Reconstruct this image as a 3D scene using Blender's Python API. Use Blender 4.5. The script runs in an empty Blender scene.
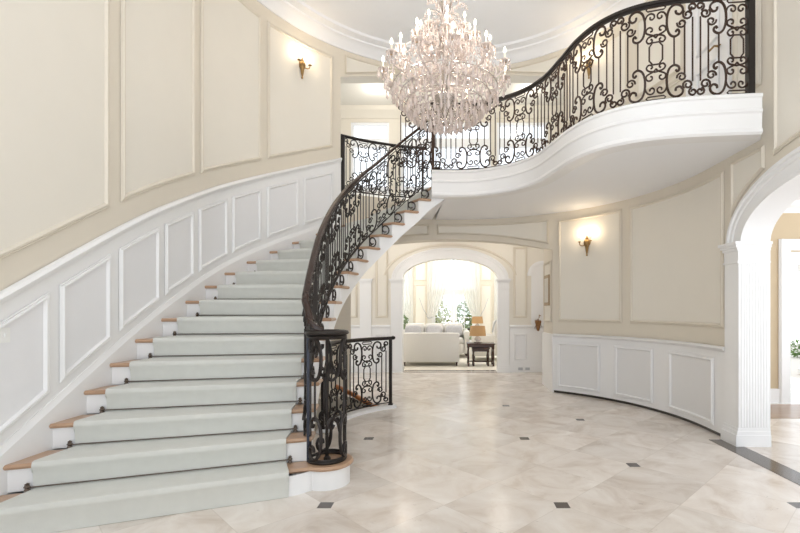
import bpy, bmesh, math, random
from math import sin, cos, pi, sqrt, atan2, radians
from mathutils import Vector, Matrix
random.seed(7)
scn = bpy.context.scene
COL = scn.collection

# ------------------------------------------------------------------ materials
def srgb(r, g, b):
    f = lambda c: (c/255/12.92) if c/255 <= .04045 else ((c/255+.055)/1.055)**2.4
    return (f(r), f(g), f(b), 1)

def new_mat(name):
    m = bpy.data.materials.new(name); m.use_nodes = True
    return m, m.node_tree.nodes, m.node_tree.links, m.node_tree.nodes['Principled BSDF']

def paint(name, col, rough=.5, noise=.03, scale=6.0, bump=0.0, bscale=200.0, metal=0.0, spec=.5, sheen=0.0):
    m, N, L, b = new_mat(name)
    b.inputs['Roughness'].default_value = rough
    b.inputs['Metallic'].default_value = metal
    b.inputs['Specular IOR Level'].default_value = spec
    if sheen: b.inputs['Sheen Weight'].default_value = sheen
    tc = N.new('ShaderNodeTexCoord')
    nz = N.new('ShaderNodeTexNoise'); nz.inputs['Scale'].default_value = scale; nz.inputs['Detail'].default_value = 3
    L.new(tc.outputs['Object'], nz.inputs['Vector'])
    mx = N.new('ShaderNodeMix'); mx.data_type = 'RGBA'
    c = Vector(col[:3])
    mx.inputs['A'].default_value = (*(c*(1-noise)), 1)
    mx.inputs['B'].default_value = (*[min(1, v) for v in c*(1+noise)], 1)
    L.new(nz.outputs['Fac'], mx.inputs['Factor'])
    L.new(mx.outputs['Result'], b.inputs['Base Color'])
    if bump:
        n2 = N.new('ShaderNodeTexNoise'); n2.inputs['Scale'].default_value = bscale; n2.inputs['Detail'].default_value = 2
        L.new(tc.outputs['Object'], n2.inputs['Vector'])
        bp = N.new('ShaderNodeBump'); bp.inputs['Strength'].default_value = bump; bp.inputs['Distance'].default_value = .005
        L.new(n2.outputs['Fac'], bp.inputs['Height']); L.new(bp.outputs['Normal'], b.inputs['Normal'])
    return m

def wood(name, c1, c2, rough=.35, scale=(3, 40, 40)):
    m, N, L, b = new_mat(name)
    b.inputs['Roughness'].default_value = rough
    tc = N.new('ShaderNodeTexCoord'); mp = N.new('ShaderNodeMapping'); mp.inputs['Scale'].default_value = scale
    L.new(tc.outputs['Object'], mp.inputs['Vector'])
    nz = N.new('ShaderNodeTexNoise'); nz.inputs['Scale'].default_value = 1; nz.inputs['Detail'].default_value = 5
    L.new(mp.outputs['Vector'], nz.inputs['Vector'])
    mx = N.new('ShaderNodeMix'); mx.data_type = 'RGBA'
    mx.inputs['A'].default_value = c1; mx.inputs['B'].default_value = c2
    L.new(nz.outputs['Fac'], mx.inputs['Factor']); L.new(mx.outputs['Result'], b.inputs['Base Color'])
    return m

def emit(name, col, strength):
    m, N, L, b = new_mat(name)
    b.inputs['Base Color'].default_value = (*col[:3], 1)
    b.inputs['Emission Color'].default_value = (*col[:3], 1)
    b.inputs['Emission Strength'].default_value = strength
    return m

def travertine(name):
    m, N, L, b = new_mat(name)
    tc = N.new('ShaderNodeTexCoord'); sp = N.new('ShaderNodeSeparateXYZ')
    L.new(tc.outputs['Object'], sp.inputs['Vector'])
    def MA(op, a, c=None):
        n = N.new('ShaderNodeMath'); n.operation = op
        for i, v in enumerate((a, c)):
            if v is None: continue
            if isinstance(v, (int, float)): n.inputs[i].default_value = v
            else: L.new(v, n.inputs[i])
        return n.outputs[0]
    x = MA('ADD', sp.outputs['X'], -.80); y = MA('ADD', sp.outputs['Y'], -3.31)
    u = MA('MULTIPLY', MA('ADD', x, y), .70711); v = MA('MULTIPLY', MA('SUBTRACT', y, x), .70711)
    T = .608
    def near(q, per):      # distance to nearest multiple of per
        f = MA('MULTIPLY', q, 1/per); return MA('MULTIPLY', MA('ABSOLUTE', MA('SUBTRACT', f, MA('ROUND', f))), per)
    ju = MA('LESS_THAN', near(u, T), .003); jv = MA('LESS_THAN', near(v, T), .003)
    joint = MA('MAXIMUM', ju, jv)
    inset = MA('LESS_THAN', MA('ADD', near(u, 2*T), near(v, 2*T)), .072)
    wx, wy = sp.outputs['X'], sp.outputs['Y']
    keep = MA('MULTIPLY', MA('GREATER_THAN', MA('ABSOLUTE', MA('ADD', wx, .06)), .4), MA('LESS_THAN', wy, 7.2))
    keep = MA('MULTIPLY', keep, MA('MAXIMUM', MA('LESS_THAN', wx, 2.0), MA('LESS_THAN', wy, 4.2)))
    inset = MA('MULTIPLY', inset, keep)
    cu = MA('FLOOR', MA('MULTIPLY', u, 1/T)); cv = MA('FLOOR', MA('MULTIPLY', v, 1/T))
    cb = N.new('ShaderNodeCombineXYZ'); L.new(cu, cb.inputs[0]); L.new(cv, cb.inputs[1])
    wn = N.new('ShaderNodeTexWhiteNoise'); wn.noise_dimensions = '3D'; L.new(cb.outputs[0], wn.inputs['Vector'])
    # cloudy travertine, shifted per tile
    ad = N.new('ShaderNodeVectorMath'); ad.operation = 'MULTIPLY_ADD'
    L.new(wn.outputs['Color'], ad.inputs[0]); ad.inputs[1].default_value = (7, 7, 7); L.new(tc.outputs['Object'], ad.inputs[2])
    nz = N.new('ShaderNodeTexNoise'); nz.inputs['Scale'].default_value = 2.6; nz.inputs['Detail'].default_value = 7
    nz.inputs['Roughness'].default_value = .62; nz.inputs['Distortion'].default_value = .8
    L.new(ad.outputs[0], nz.inputs['Vector'])
    cr = N.new('ShaderNodeValToRGB'); e = cr.color_ramp.elements
    e[0].position = .3; e[0].color = srgb(204, 190, 177); e[1].position = .68; e[1].color = srgb(238, 232, 225)
    k = cr.color_ramp.elements.new(.48); k.color = srgb(226, 217, 208)
    L.new(nz.outputs['Fac'], cr.inputs['Fac'])
    hv = N.new('ShaderNodeHueSaturation'); L.new(cr.outputs['Color'], hv.inputs['Color'])
    L.new(MA('ADD', MA('MULTIPLY', wn.outputs['Value'], .16), .93), hv.inputs['Value'])
    # dark pits
    pz = N.new('ShaderNodeTexNoise'); pz.inputs['Scale'].default_value = 9; pz.inputs['Detail'].default_value = 6; pz.inputs['Roughness'].default_value = .75
    mp = N.new('ShaderNodeMapping'); mp.inputs['Scale'].default_value = (1, 2.2, 1); mp.inputs['Rotation'].default_value = (0, 0, .78)
    L.new(ad.outputs[0], mp.inputs['Vector']); L.new(mp.outputs[0], pz.inputs['Vector'])
    pit = MA('MULTIPLY', MA('GREATER_THAN', pz.outputs['Fac'], .66), .42)
    def mix(fac, a, col):
        n = N.new('ShaderNodeMix'); n.data_type = 'RGBA'; L.new(fac, n.inputs['Factor']); L.new(a, n.inputs['A']); n.inputs['B'].default_value = col
        return n.outputs['Result']
    c = mix(pit, hv.outputs['Color'], srgb(130, 112, 98))
    c = mix(MA('MULTIPLY', joint, .25), c, srgb(172, 160, 146))
    c = mix(inset, c, srgb(86, 80, 78))
    L.new(c, b.inputs['Base Color'])
    rg = MA('ADD', MA('MULTIPLY', nz.outputs['Fac'], .2), .1)
    L.new(rg, b.inputs['Roughness'])
    b.inputs['Specular IOR Level'].default_value = .55
    return m

def crystal_mat():
    m, N, L, b = new_mat('crystal')
    b.inputs['Base Color'].default_value = (1, .90, .85, 1); b.inputs['Roughness'].default_value = .06
    b.inputs['IOR'].default_value = 1.5; b.inputs['Transmission Weight'].default_value = .5
    b.inputs['Specular IOR Level'].default_value = .8
    return m

def glass_mat():
    m, N, L, b = new_mat('pane_glass')
    out = N['Material Output']
    tr = N.new('ShaderNodeBsdfTransparent'); gl = N.new('ShaderNodeBsdfGlossy'); gl.inputs['Roughness'].default_value = .02
    mx = N.new('ShaderNodeMixShader'); mx.inputs[0].default_value = .07
    L.new(tr.outputs[0], mx.inputs[1]); L.new(gl.outputs[0], mx.inputs[2]); L.new(mx.outputs[0], out.inputs['Surface'])
    return m

def sheer_mat():
    m, N, L, b = new_mat('sheer_fabric')
    out = N['Material Output']
    df = N.new('ShaderNodeBsdfDiffuse'); df.inputs[0].default_value = (.9, .89, .85, 1)
    tl = N.new('ShaderNodeBsdfTranslucent'); tl.inputs[0].default_value = (.9, .89, .85, 1)
    tr = N.new('ShaderNodeBsdfTransparent')
    a = N.new('ShaderNodeMixShader'); a.inputs[0].default_value = .5
    L.new(df.outputs[0], a.inputs[1]); L.new(tl.outputs[0], a.inputs[2])
    c = N.new('ShaderNodeMixShader'); c.inputs[0].default_value = .1
    L.new(a.outputs[0], c.inputs[1]); L.new(tr.outputs[0], c.inputs[2]); L.new(c.outputs[0], out.inputs['Surface'])
    return m

def shade_mat():
    m, N, L, b = new_mat('lamp_shade_fabric')
    b.inputs['Base Color'].default_value = srgb(186, 148, 104); b.inputs['Roughness'].default_value = .8
    b.inputs['Emission Color'].default_value = srgb(222, 165, 105); b.inputs['Emission Strength'].default_value = .03
    return m

M = dict(
    stile=paint('cream_stile_paint', srgb(226, 218, 203), .45, .015),
    panel=paint('cream_panel_paint', srgb(236, 231, 220), .5, .02, 3),
    white=paint('white_trim_paint', srgb(242, 242, 242), .35, .01),
    wpanel=paint('white_wainscot_panel', srgb(238, 238, 240), .4, .012),
    gpanel=paint('grey_white_wainscot_panel', srgb(234, 234, 234), .4, .012),
    ceil=paint('ceiling_paint', srgb(246, 247, 250), .7, .01),
    soffit=paint('soffit_paint', srgb(248, 249, 251), .7, .01),
    tan=paint('tan_wall_paint', srgb(205, 186, 155), .6, .02),
    floor=travertine('travertine_floor'),
    marble=paint('dark_marble', srgb(92, 84, 78), .15, .15, 12),
    toe=paint('dark_base', srgb(60, 54, 50), .3, .1, 12),
    brownfloor=wood('brown_wood_floor', srgb(150, 122, 98), srgb(176, 150, 126), .25),
    oak=wood('oak_tread', srgb(172, 136, 108), srgb(196, 164, 136), .3),
    redwood=wood('red_oak_rail', srgb(170, 105, 60), srgb(196, 128, 78), .3),
    carpet=paint('pale_green_grey_carpet', srgb(217, 218, 212), .95, .05, 14, .5, 350, sheen=.2),
    living_carpet=paint('living_carpet', srgb(226, 220, 208), .95, .03, 10),
    iron=paint('black_iron', srgb(40, 34, 31), .38, .25, 20, metal=.3),
    brown_iron=paint('dark_bronze_iron', srgb(62, 44, 34), .38, .25, 20, metal=.3),
    railwood=wood('dark_handrail', srgb(38, 26, 22), srgb(62, 42, 34), .25),
    newelsteel=paint('blue_black_iron', srgb(44, 48, 62), .35, .2, 20, metal=.3),
    brass=paint('antique_brass', srgb(150, 122, 80), .32, .2, 30, metal=.85),
    darkrod=paint('dark_bronze_rod', srgb(104, 92, 82), .35, .2, 30, metal=.6),
    chrome=paint('silver_metal', srgb(200, 195, 190), .2, .05, metal=1.0),
    candle=paint('candle_sleeve', srgb(246, 236, 220), .4, .01),
    bulb=emit('flame_bulb', (1, .9, .72), 14),
    crystal=crystal_mat(), glass=glass_mat(), sheer=sheer_mat(), shade=shade_mat(),
    sofa=paint('offwhite_linen', srgb(226, 223, 218), .9, .03, 30, .4, 220),
    cushion=paint('grey_pattern_cushion', srgb(192, 191, 195), .9, .2, 30),
    espresso=wood('espresso_wood', srgb(46, 26, 20), srgb(70, 42, 32), .25),
    leaf=paint('green_leaves', srgb(112, 140, 78), .6, .45, 3),
    leaf2=paint('yellow_green_leaves', srgb(160, 168, 110), .6, .4, 3),
    bark=paint('bark', srgb(110, 90, 72), .8, .2),
    terrace=paint('pale_terrace', srgb(214, 206, 196), .6, .05),
    dried=paint('dried_flowers', srgb(140, 100, 62), .8, .3, 30),
    art=paint('faded_print', srgb(206, 202, 192), .5, .12, 9),
    plate=paint('switch_white', srgb(244, 244, 242), .3, .005),
    grey=paint('grey_cover', srgb(186, 188, 192), .4, .02),
    lawn=paint('lawn', srgb(140, 160, 100), .9, .2, 5),
)

# ------------------------------------------------------------------ mesh helper
class MB:
    def __init__(s): s.v = []; s.f = []
    def add(s, vs, fs):
        o = len(s.v); s.v += [tuple(p) for p in vs]; s.f += [tuple(i+o for i in q) for q in fs]
    def box(s, x0, x1, y0, y1, z0, z1):
        s.add([(x0,y0,z0),(x1,y0,z0),(x1,y1,z0),(x0,y1,z0),(x0,y0,z1),(x1,y0,z1),(x1,y1,z1),(x0,y1,z1)],
              [(0,3,2,1),(4,5,6,7),(0,1,5,4),(1,2,6,5),(2,3,7,6),(3,0,4,7)])
    def cbox(s, x0, x1, y0, y1, z0, z1, r=.02, n=3):      # box with rounded vertical and top edges (cushions, blocks)
        prof = []
        for z, i in ((z0, r), (z0+r*.3, r*.3), (z0+r, 0), (z1-r, 0), (z1-r*.3, r*.3), (z1, r)): prof.append((z, i))
        rings = []
        for z, i in prof:
            ring = []
            a0, a1, b0, b1 = x0+i, x1-i, y0+i, y1-i
            for cx, cy, st in ((a1-r, b0+r, -pi/2), (a1-r, b1-r, 0), (a0+r, b1-r, pi/2), (a0+r, b0+r, pi)):
                for k in range(n+1):
                    a = st + pi/2*k/n; ring.append((cx+r*cos(a), cy+r*sin(a), z))
            rings.append(ring)
        s.loft(rings, True, True)
    def loft(s, rings, closed=True, cap=False):
        n = len(rings[0]); o = len(s.v)
        for r in rings: s.v += [tuple(p) for p in r]
        for i in range(len(rings)-1):
            for j in range(n if closed else n-1):
                k = (j+1) % n
                s.f.append((o+i*n+j, o+i*n+k, o+(i+1)*n+k, o+(i+1)*n+j))
        if cap:
            s.f.append(tuple(o+j for j in range(n))); e = o+(len(rings)-1)*n
            s.f.append(tuple(e+j for j in range(n)))
    def grid(s, rows): s.loft(rows, False, False)
    def tube(s, pts, r, n=5, closed=False, flat=1.0, cap=True):
        P = [Vector(p) for p in pts]; m = len(P); rings = []
        up = None
        for i in range(m):
            a = P[i-1] if (i or closed) else P[0]; b = P[(i+1) % m] if (i < m-1 or closed) else P[-1]
            t = (b-a)
            if t.length < 1e-9: t = Vector((0, 0, 1))
            t.normalize()
            if up is None:
                up = Vector((0, 0, 1)) if abs(t.z) < .9 else Vector((1, 0, 0))
            x = up - t*up.dot(t)
            if x.length < 1e-6: x = t.orthogonal()
            x.normalize(); y = t.cross(x); up = x
            rr = r[i] if isinstance(r, (list, tuple)) else r
            rings.append([P[i] + x*cos(2*pi*k/n+.4)*rr + y*sin(2*pi*k/n+.4)*rr*flat for k in range(n)])
        if closed: rings.append(rings[0])
        s.loft(rings, True, cap and not closed)
    def lathe(s, prof, c=(0, 0, 0), n=16, axis='z'):
        rings = []
        for r, z in prof:
            r = max(r, 1e-4)
            rings.append([(c[0]+r*cos(2*pi*k/n), c[1]+r*sin(2*pi*k/n), c[2]+z) for k in range(n)])
        s.loft(rings, True, True)
    def prism(s, poly, z0, z1):
        n = len(poly)
        s.add([(x, y, z0) for x, y in poly]+[(x, y, z1) for x, y in poly],
              [tuple(range(n)), tuple(range(n, 2*n))]+[(i, (i+1) % n, n+(i+1) % n, n+i) for i in range(n)])
    def gem(s, p, rx, rz, n=4):       # faceted double cone
        x, y, z = p; o = len(s.v); a0 = random.random()*3
        s.v.append((x, y, z+rz)); s.v.append((x, y, z-rz))
        for k in range(n): s.v.append((x+rx*cos(a0+2*pi*k/n), y+rx*sin(a0+2*pi*k/n), z+rz*.25))
        for k in range(n):
            j = (k+1) % n; s.f.append((o, o+2+k, o+2+j)); s.f.append((o+1, o+2+j, o+2+k))
    def drop(s, p, rx, h, n=5):       # faceted pear drop hanging from p
        x, y, z = p; o = len(s.v); a0 = random.random()*3
        s.v.append((x, y, z)); s.v.append((x, y, z-h))
        for zz, rr in ((-.45*h, rx*.62), (-.78*h, rx)):
            for k in range(n): s.v.append((x+rr*cos(a0+2*pi*k/n), y+rr*sin(a0+2*pi*k/n), z+zz))
        for k in range(n):
            j = (k+1) % n
            s.f += [(o, o+2+k, o+2+j), (o+2+k, o+2+n+k, o+2+n+j, o+2+j), (o+1, o+2+n+j, o+2+n+k)]
    def build(s, name, mat, parent=None, smooth=30, recalc=True):
        me = bpy.data.meshes.new(name); me.from_pydata(s.v, [], s.f); me.validate(); 
        if recalc:
            bm = bmesh.new(); bm.from_mesh(me); bmesh.ops.recalc_face_normals(bm, faces=bm.faces); bm.to_mesh(me); bm.free()
        me.materials.append(mat if not isinstance(mat, str) else M[mat])
        if smooth:
            me.shade_smooth(); me.set_sharp_from_angle(angle=radians(smooth))
        o = bpy.data.objects.new(name, me); COL.objects.link(o)
        if parent is not None:
            o.parent = parent
            if parent.type == 'EMPTY': o.location = -Vector(parent.location)   # parts are written in world coordinates
            elif parent.parent is not None or True:
                w = Vector((0, 0, 0)); q = parent
                while q is not None: w += Vector(q.location); q = q.parent
                o.location = -w
        return o

def empty(name, loc, label=None, cat=None, group=None):
    e = bpy.data.objects.new(name, None); e.empty_display_size = .1; COL.objects.link(e); e.location = loc
    return tag(e, label, cat, group)
def tag(o, label=None, cat=None, group=None, kind=None):
    if label: o['label'] = label
    if cat: o['category'] = cat
    if group: o['group'] = group
    if kind: o['kind'] = kind
    return o
def struct(mb, name, mat, parent=None, smooth=30):
    o = mb.build(name, mat, parent, smooth)
    if parent is None: o['kind'] = 'structure'
    return o
def copy_tree(o, parent=None):
    c = o.copy(); COL.objects.link(c)
    if parent is not None: c.parent = parent
    for ch in list(o.children): copy_tree(ch, c)
    return c

def catmull(pts, sub=8, closed=False):
    P = [Vector(p) for p in pts]; n = len(P); out = []
    rng = range(n if closed else n-1)
    for i in rng:
        if closed: a, b, c, d = P[i-1], P[i], P[(i+1) % n], P[(i+2) % n]
        else: a, b, c, d = P[max(i-1, 0)], P[i], P[i+1], P[min(i+2, n-1)]
        for k in range(sub):
            t = k/sub
            out.append(.5*((2*b)+(c-a)*t+(2*a-5*b+4*c-d)*t*t+(3*b-a-3*c+d)*t**3))
    if not closed: out.append(P[-1].copy())
    return out

class Path:     # arc-length parametrised polyline (plan length)
    def __init__(s, pts):
        s.p = [Vector(p) if len(p) == 3 else Vector((p[0], p[1], 0)) for p in pts]; s.d = [0]
        for a, b in zip(s.p, s.p[1:]): s.d.append(s.d[-1]+(b-a).to_2d().length)
        s.L = s.d[-1]
    def at(s, d):
        if d <= 0: a, b, t = s.p[0], s.p[1], d/max(s.d[1], 1e-6)
        elif d >= s.L: a, b = s.p[-2], s.p[-1]; t = 1+(d-s.L)/max(s.d[-1]-s.d[-2], 1e-6)
        else:
            lo, hi = 0, len(s.d)-1
            while hi-lo > 1:
                m = (lo+hi)//2
                if s.d[m] <= d: lo = m
                else: hi = m
            a, b = s.p[lo], s.p[hi]; t = (d-s.d[lo])/max(s.d[hi]-s.d[lo], 1e-9)
        return a.lerp(b, t)
    def nrm(s, d):      # plan normal, left of travel
        t = s.at(d+.01)-s.at(d-.01); t.z = 0; t.normalize(); return Vector((-t.y, t.x, 0))

def interp(xs, ys, x):
    if x <= xs[0]: i = 0
    elif x >= xs[-1]: i = len(xs)-2
    else:
        i = 0
        while xs[i+1] < x: i += 1
    return ys[i]+(ys[i+1]-ys[i])*(x-xs[i])/(xs[i+1]-xs[i])

def sweep(pts, prof, closed_prof=True, cap=True):
    """profile points (side, up); side = left of travel in plan"""
    P = [Vector(p) for p in pts]; rings = []
    for i in range(len(P)):
        t = P[min(i+1, len(P)-1)]-P[max(i-1, 0)]; t.z = 0; t.normalize()
        nl = Vector((-t.y, t.x, 0))
        rings.append([P[i]+nl*a+Vector((0, 0, b)) for a, b in prof])
    m = MB(); m.loft(rings, closed_prof, cap and closed_prof); return m

# ------------------------------------------------------------------ room geometry
R = 3.03; CY = 5.4; SE = pi*R          # half-round foyer: left side straight (s<0), arc, right side straight (s>SE)
ZF2 = 3.43; ZSOF = 3.09; ZTOP = 5.87; ZCEIL = 6.06
H = .1905
def W(s, off, z):
    if s < 0: return Vector((-R+off, CY+s, z))
    if s > SE: return Vector((R-off, CY-(s-SE), z))
    a = s/R; r = R-off
    return Vector((-r*cos(a), CY+r*sin(a), z))
FPX, CXP = 455.0, 452.0
def s_at(px):          # wall parameter seen at a bearing (px measured on the 800 wide frame)
    k = (px-CXP)/FPX
    if k < 0 and -R/k < CY: return -R/k-CY
    if k > 0 and R/k < CY: return SE+(CY-R/k)
    A = 1+k*k; B = -2*CY; C = CY*CY-R*R
    Y = (-B+sqrt(B*B-4*A*C))/(2*A); X = k*Y
    return R*atan2(Y-CY, -X)
def s_x(x): return R*math.acos(-x/R)
def s_right(y): return SE+(CY-y)

def lin(a, b, n): return [a+(b-a)*i/n for i in range(n+1)]
def const(v): return lambda s: v

def strip(mp, s0, s1, zb, zt, thick, n):
    m = MB(); rings = []
    for s in lin(s0, s1, n):
        rings.append([mp(s, 0, zb(s)), mp(s, 0, zt(s)), mp(s, -thick, zt(s)), mp(s, -thick, zb(s))])
    m.loft(rings, True, True); return m
def join(*ms):
    r = MB()
    for m in ms: r.add(m.v, m.f)
    return r

def offset_poly(P, d):
    n = len(P); out = []
    for i in range(n):
        a, b, c = Vector(P[i-1]), Vector(P[i]), Vector(P[(i+1) % n])
        e1 = (b-a); e2 = (c-b)
        if e1.length < 1e-7: e1 = e2
        if e2.length < 1e-7: e2 = e1
        e1.normalize(); e2.normalize()
        n1 = Vector((-e1.y, e1.x)); n2 = Vector((-e2.y, e2.x)); k = n1+n2
        q = 1+n1.dot(n2)
        out.append(b + (n1+n2)/max(q, .35)*d)
    return out

MOLD = [(0, .004), (.0, .012), (.006, .018), (.014, .012), (.024, .026), (.036, .026), (.046, .008), (.05, .004)]
def frame_mb(mp, poly, prof=MOLD, scale=1.0):
    rings = [[mp(q.x, o, q.y) for q in offset_poly(poly, d*scale)] for d, o in prof]
    m = MB(); m.loft(rings, True, False); return m
def panel_poly(s0, s1, zb, zt, n=8):
    a = lin(s0, s1, n)
    nv = 6
    P = [(s, zb(s)) for s in a]
    P += [(s1, zb(s1)+(zt(s1)-zb(s1))*i/nv) for i in range(1, nv)]
    P += [(s, zt(s)) for s in reversed(a)]
    P += [(s0, zt(s0)+(zb(s0)-zt(s0))*i/nv) for i in range(1, nv)]
    return P
def fill_mb(mp, s0, s1, zb, zt, off, n=10, inset=.03):
    m = MB(); s0 += inset; s1 -= inset
    m.grid([[mp(s, off, zb(s)+inset), mp(s, off, zt(s)-inset)] for s in lin(s0, s1, n)]); return m
def wall_panel(mp, s0, s1, zb, zt, parent, mold='stile', face='panel', off=.003, n=10, scale=1.0, base=0.0):
    mp2 = (lambda s, o, z: mp(s, o+base, z)) if base else mp
    f = fill_mb(mp2, s0, s1, zb, zt, off, n).build('wall_panel', face, parent)
    frame_mb(mp2, panel_poly(s0, s1, zb, zt, n), scale=scale).build('panel_moulding', mold, f if False else parent, 40)
def run_mold(mp, s0, s1, zf, prof, n=60):
    """moulding running along the wall; prof (up, off) outline"""
    m = MB(); m.loft([[mp(s, o, zf(s)+u) for u, o in prof] for s in lin(s0, s1, n)], True, True); return m
RAILP = [(0, 0), (0, .02), (.02, .026), (.03, .045), (.05, .05), (.062, .04), (.075, .03), (.08, 0)]

# stair data ---------------------------------------------------------------
NI = list(range(1, 19))
I_PTS = {1: (-1.19, 3.45), 2: (-1.14, 3.71), 3: (-1.17, 3.92), 4: (-1.205, 4.14), 5: (-1.24, 4.38), 6: (-1.27, 4.62), 7: (-1.29, 4.87),
         8: (-1.305, 5.14), 9: (-1.305, 5.42), 10: (-1.275, 5.68), 11: (-1.215, 5.94), 12: (-1.126, 6.16), 13: (-.99, 6.32),
         14: (-.838, 6.43), 15: (-.67, 6.52), 16: (-.477, 6.60), 17: (-.30, 6.655), 18: (-.08, 6.695)}
O_S = {1: -2.72, 2: -2.39, 3: -2.04, 4: -1.72, 5: -1.44, 6: -1.12, 7: -.73, 8: -.3, 9: .1, 10: .50, 11: .93, 12: 1.36, 13: 1.78,
       14: 2.22, 15: 2.68, 16: 3.16, 17: 3.66, 18: 4.18}
_ic = catmull([(*I_PTS[n], 0) for n in NI], 10)
def I(n):
    t = (n-1)*10
    if t <= 0: return _ic[0]+(_ic[1]-_ic[0])*t
    if t >= len(_ic)-1: return _ic[-1]+(_ic[-1]-_ic[-2])*(t-len(_ic)+1)
    i = int(t); return _ic[i].lerp(_ic[i+1], t-i)
_oc = catmull([(n, O_S[n], 0) for n in NI], 10)
ON = [p.x for p in _oc]; OS = [p.y for p in _oc]
def Os(n): return interp(ON, OS, n)
def n_of_s(s): return interp(OS, ON, s)
def nose(s): return H*sum(n_of_s(s+d*.1) for d in range(-7, 8))/15            # nosing line height on the outer wall

# ------------------------------------------------------------------ walls of the foyer
SL_LOW = s_x(-1.75); SL_UP = s_x(-1.9)     # where the lower and upper back openings begin
def segarch(half, z_end, z_crown):
    rise = z_crown-z_end; rad = (half*half+rise*rise)/(2*rise)
    return lambda x: z_crown-rad+sqrt(max(rad*rad-x*x, 0))
_la = segarch(1.75, 2.46, 2.73); _ua = segarch(1.9, 5.40, 5.79)
def xs(s): return W(s, 0, 0).x
zlow = lambda s: _la(xs(s)); zup = lambda s: _ua(xs(s))
# arch in the right wall
AY0, AY1 = 2.52, 4.74; AYC = (AY0+AY1)/2; AA = (AY1-AY0)/2
def ell(y, a=AA, b=.50, zs=2.12):
    t = 1-((y-AYC)/a)**2; return zs+b*sqrt(max(t, 0))
SA0, SA1 = s_right(AY1), s_right(AY0)
yof = lambda s: CY-(s-SE)
TH = .25
wl = struct(join(strip(W, -7, 0, const(0), const(ZTOP+.1), TH, 2), strip(W, 0, SL_UP, const(0), const(ZTOP+.1), TH, 30),
                 strip(W, SL_UP, SL_LOW, const(0), const(ZF2), TH, 3)), 'wall_left', 'stile')
wb = struct(join(strip(W, SL_LOW, SE-SL_LOW, zlow, const(ZF2), .3, 40), strip(W, SL_UP, SE-SL_UP, zup, const(ZTOP+.1), .3, 40)), 'wall_back', 'stile')
def ell_s(s): return ell(yof(s))
_arch_s = [AYC+AA*cos(pi*i/40) for i in range(41)]
def strip_list(mp, ss, zb, zt, thick):
    m = MB(); m.loft([[mp(s, 0, zb(s)), mp(s, 0, zt(s)), mp(s, -thick, zt(s)), mp(s, -thick, zb(s))] for s in ss], True, True); return m
wr = struct(join(strip(W, SE-SL_LOW, SE-SL_UP, const(0), const(ZF2), TH, 3), strip(W, SE-SL_UP, SE, const(0), const(ZTOP+.1), TH, 30),
                 strip(W, SE, SA0, const(0), const(ZTOP+.1), TH, 2),
                 strip_list(W, [s_right(y) for y in _arch_s], ell_s, const(ZTOP+.1), TH),
                 strip(W, SA1, SE+7, const(0), const(ZTOP+.1), TH, 2)), 'wall_right', 'stile')

# left upper panels
ZPT = 5.69
for a, b in ((-200, 108), (120, 194), (200, 261), (267, 333)):
    s0, s1 = (s_at(a) if a > 0 else -5.0), s_at(b)
    wall_panel(W, s0, s1, lambda s: nose(s)+1.36, const(ZPT), wl, n=16)
wall_panel(W, -6.8, -5.1, lambda s: 1.38, const(ZPT), wl)
# raked wainscot
def rake(c): return lambda s: max(nose(s), .0)+c
wz = MB(); wz.loft([[W(s, -.01, max(0, nose(s)-.5)), W(s, .014, max(0, nose(s)-.5)), W(s, .014, nose(s)+1.09), W(s, -.01, nose(s)+1.09)] for s in lin(-3.4, SL_UP, 70)], True, True)
wz.build('wainscot', 'white', wl)
wz = MB(); wz.loft([[W(s, -.01, max(0, nose(s)-.45)), W(s, .04, max(0, nose(s)-.45)), W(s, .04, nose(s)+.07), W(s, .032, nose(s)+.085), W(s, .028, nose(s)+.10), W(s, .02, nose(s)+.12), W(s, -.01, nose(s)+.12)] for s in lin(-2.9, SL_UP, 70)], True, True)
wz.build('skirt_board', 'white', wl)
run_mold(W, -3.4, SL_UP, lambda s: nose(s)+1.07, [(u, o+.01) for u, o in RAILP], 70).build('chair_rail', 'white', wl)
for a, b in ((-25, 46), (57, 108), (117, 157), (163, 191.5), (197, 226), (231, 260), (266, 298), (303, 333)):
    wall_panel(W, s_at(a) if a > 0 else -2.75, s_at(b), rake(.20), rake(.95), wl, 'white', 'wpanel', n=8, base=.014, scale=.9)

# right wall: wainscot, panels
SW0 = SE-SL_LOW+.02; SW1 = s_right(4.985)
wz = MB(); wz.loft([[W(s, -.01, .04), W(s, .03, .04), W(s, .03, .97), W(s, -.01, .97)] for s in lin(SW0, SW1, 40)], True, True)
wz.build('wainscot', 'white', wr)
wz = MB(); wz.loft([[W(s, -.01, 0), W(s, .012, 0), W(s, .012, .04), W(s, -.01, .04)] for s in lin(SW0, SW1, 40)], True, True)
wz.build('recessed_base', 'toe', wr)
run_mold(W, SW0, SW1, const(.955), [(u*.75, o+.02) for u, o in RAILP], 40).build('chair_rail', 'gpanel', wr)
for a, b in ((558, 601), (616, 655), (671, 717)):
    wall_panel(W, s_at(a), s_at(b), const(.1), const(.875), wr, 'white', 'gpanel', base=.03, scale=1.0)
for a, b in ((558, 622), (630, 724.5)):
    wall_panel(W, s_at(a), s_at(b), const(1.22), const(2.97), wr, n=16)
def arch_out(y, d):
    return ell(y, AA+d, .50+d)
wall_panel(W, s_right(4.93), s_right(4.40), lambda s: max(arch_out(yof(s), .30), 2.30), const(3.02), wr, scale=.8, n=14)
wall_panel(W, s_right(4.28), s_right(.3), lambda s: max(arch_out(yof(s), .34), 2.30) if yof(s) > AYC-AA-.3 else 2.3, const(ZPT), wr, n=30)
wall_panel(W, s_right(.1), s_right(-1.4), const(1.22), const(ZPT), wr)
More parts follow.
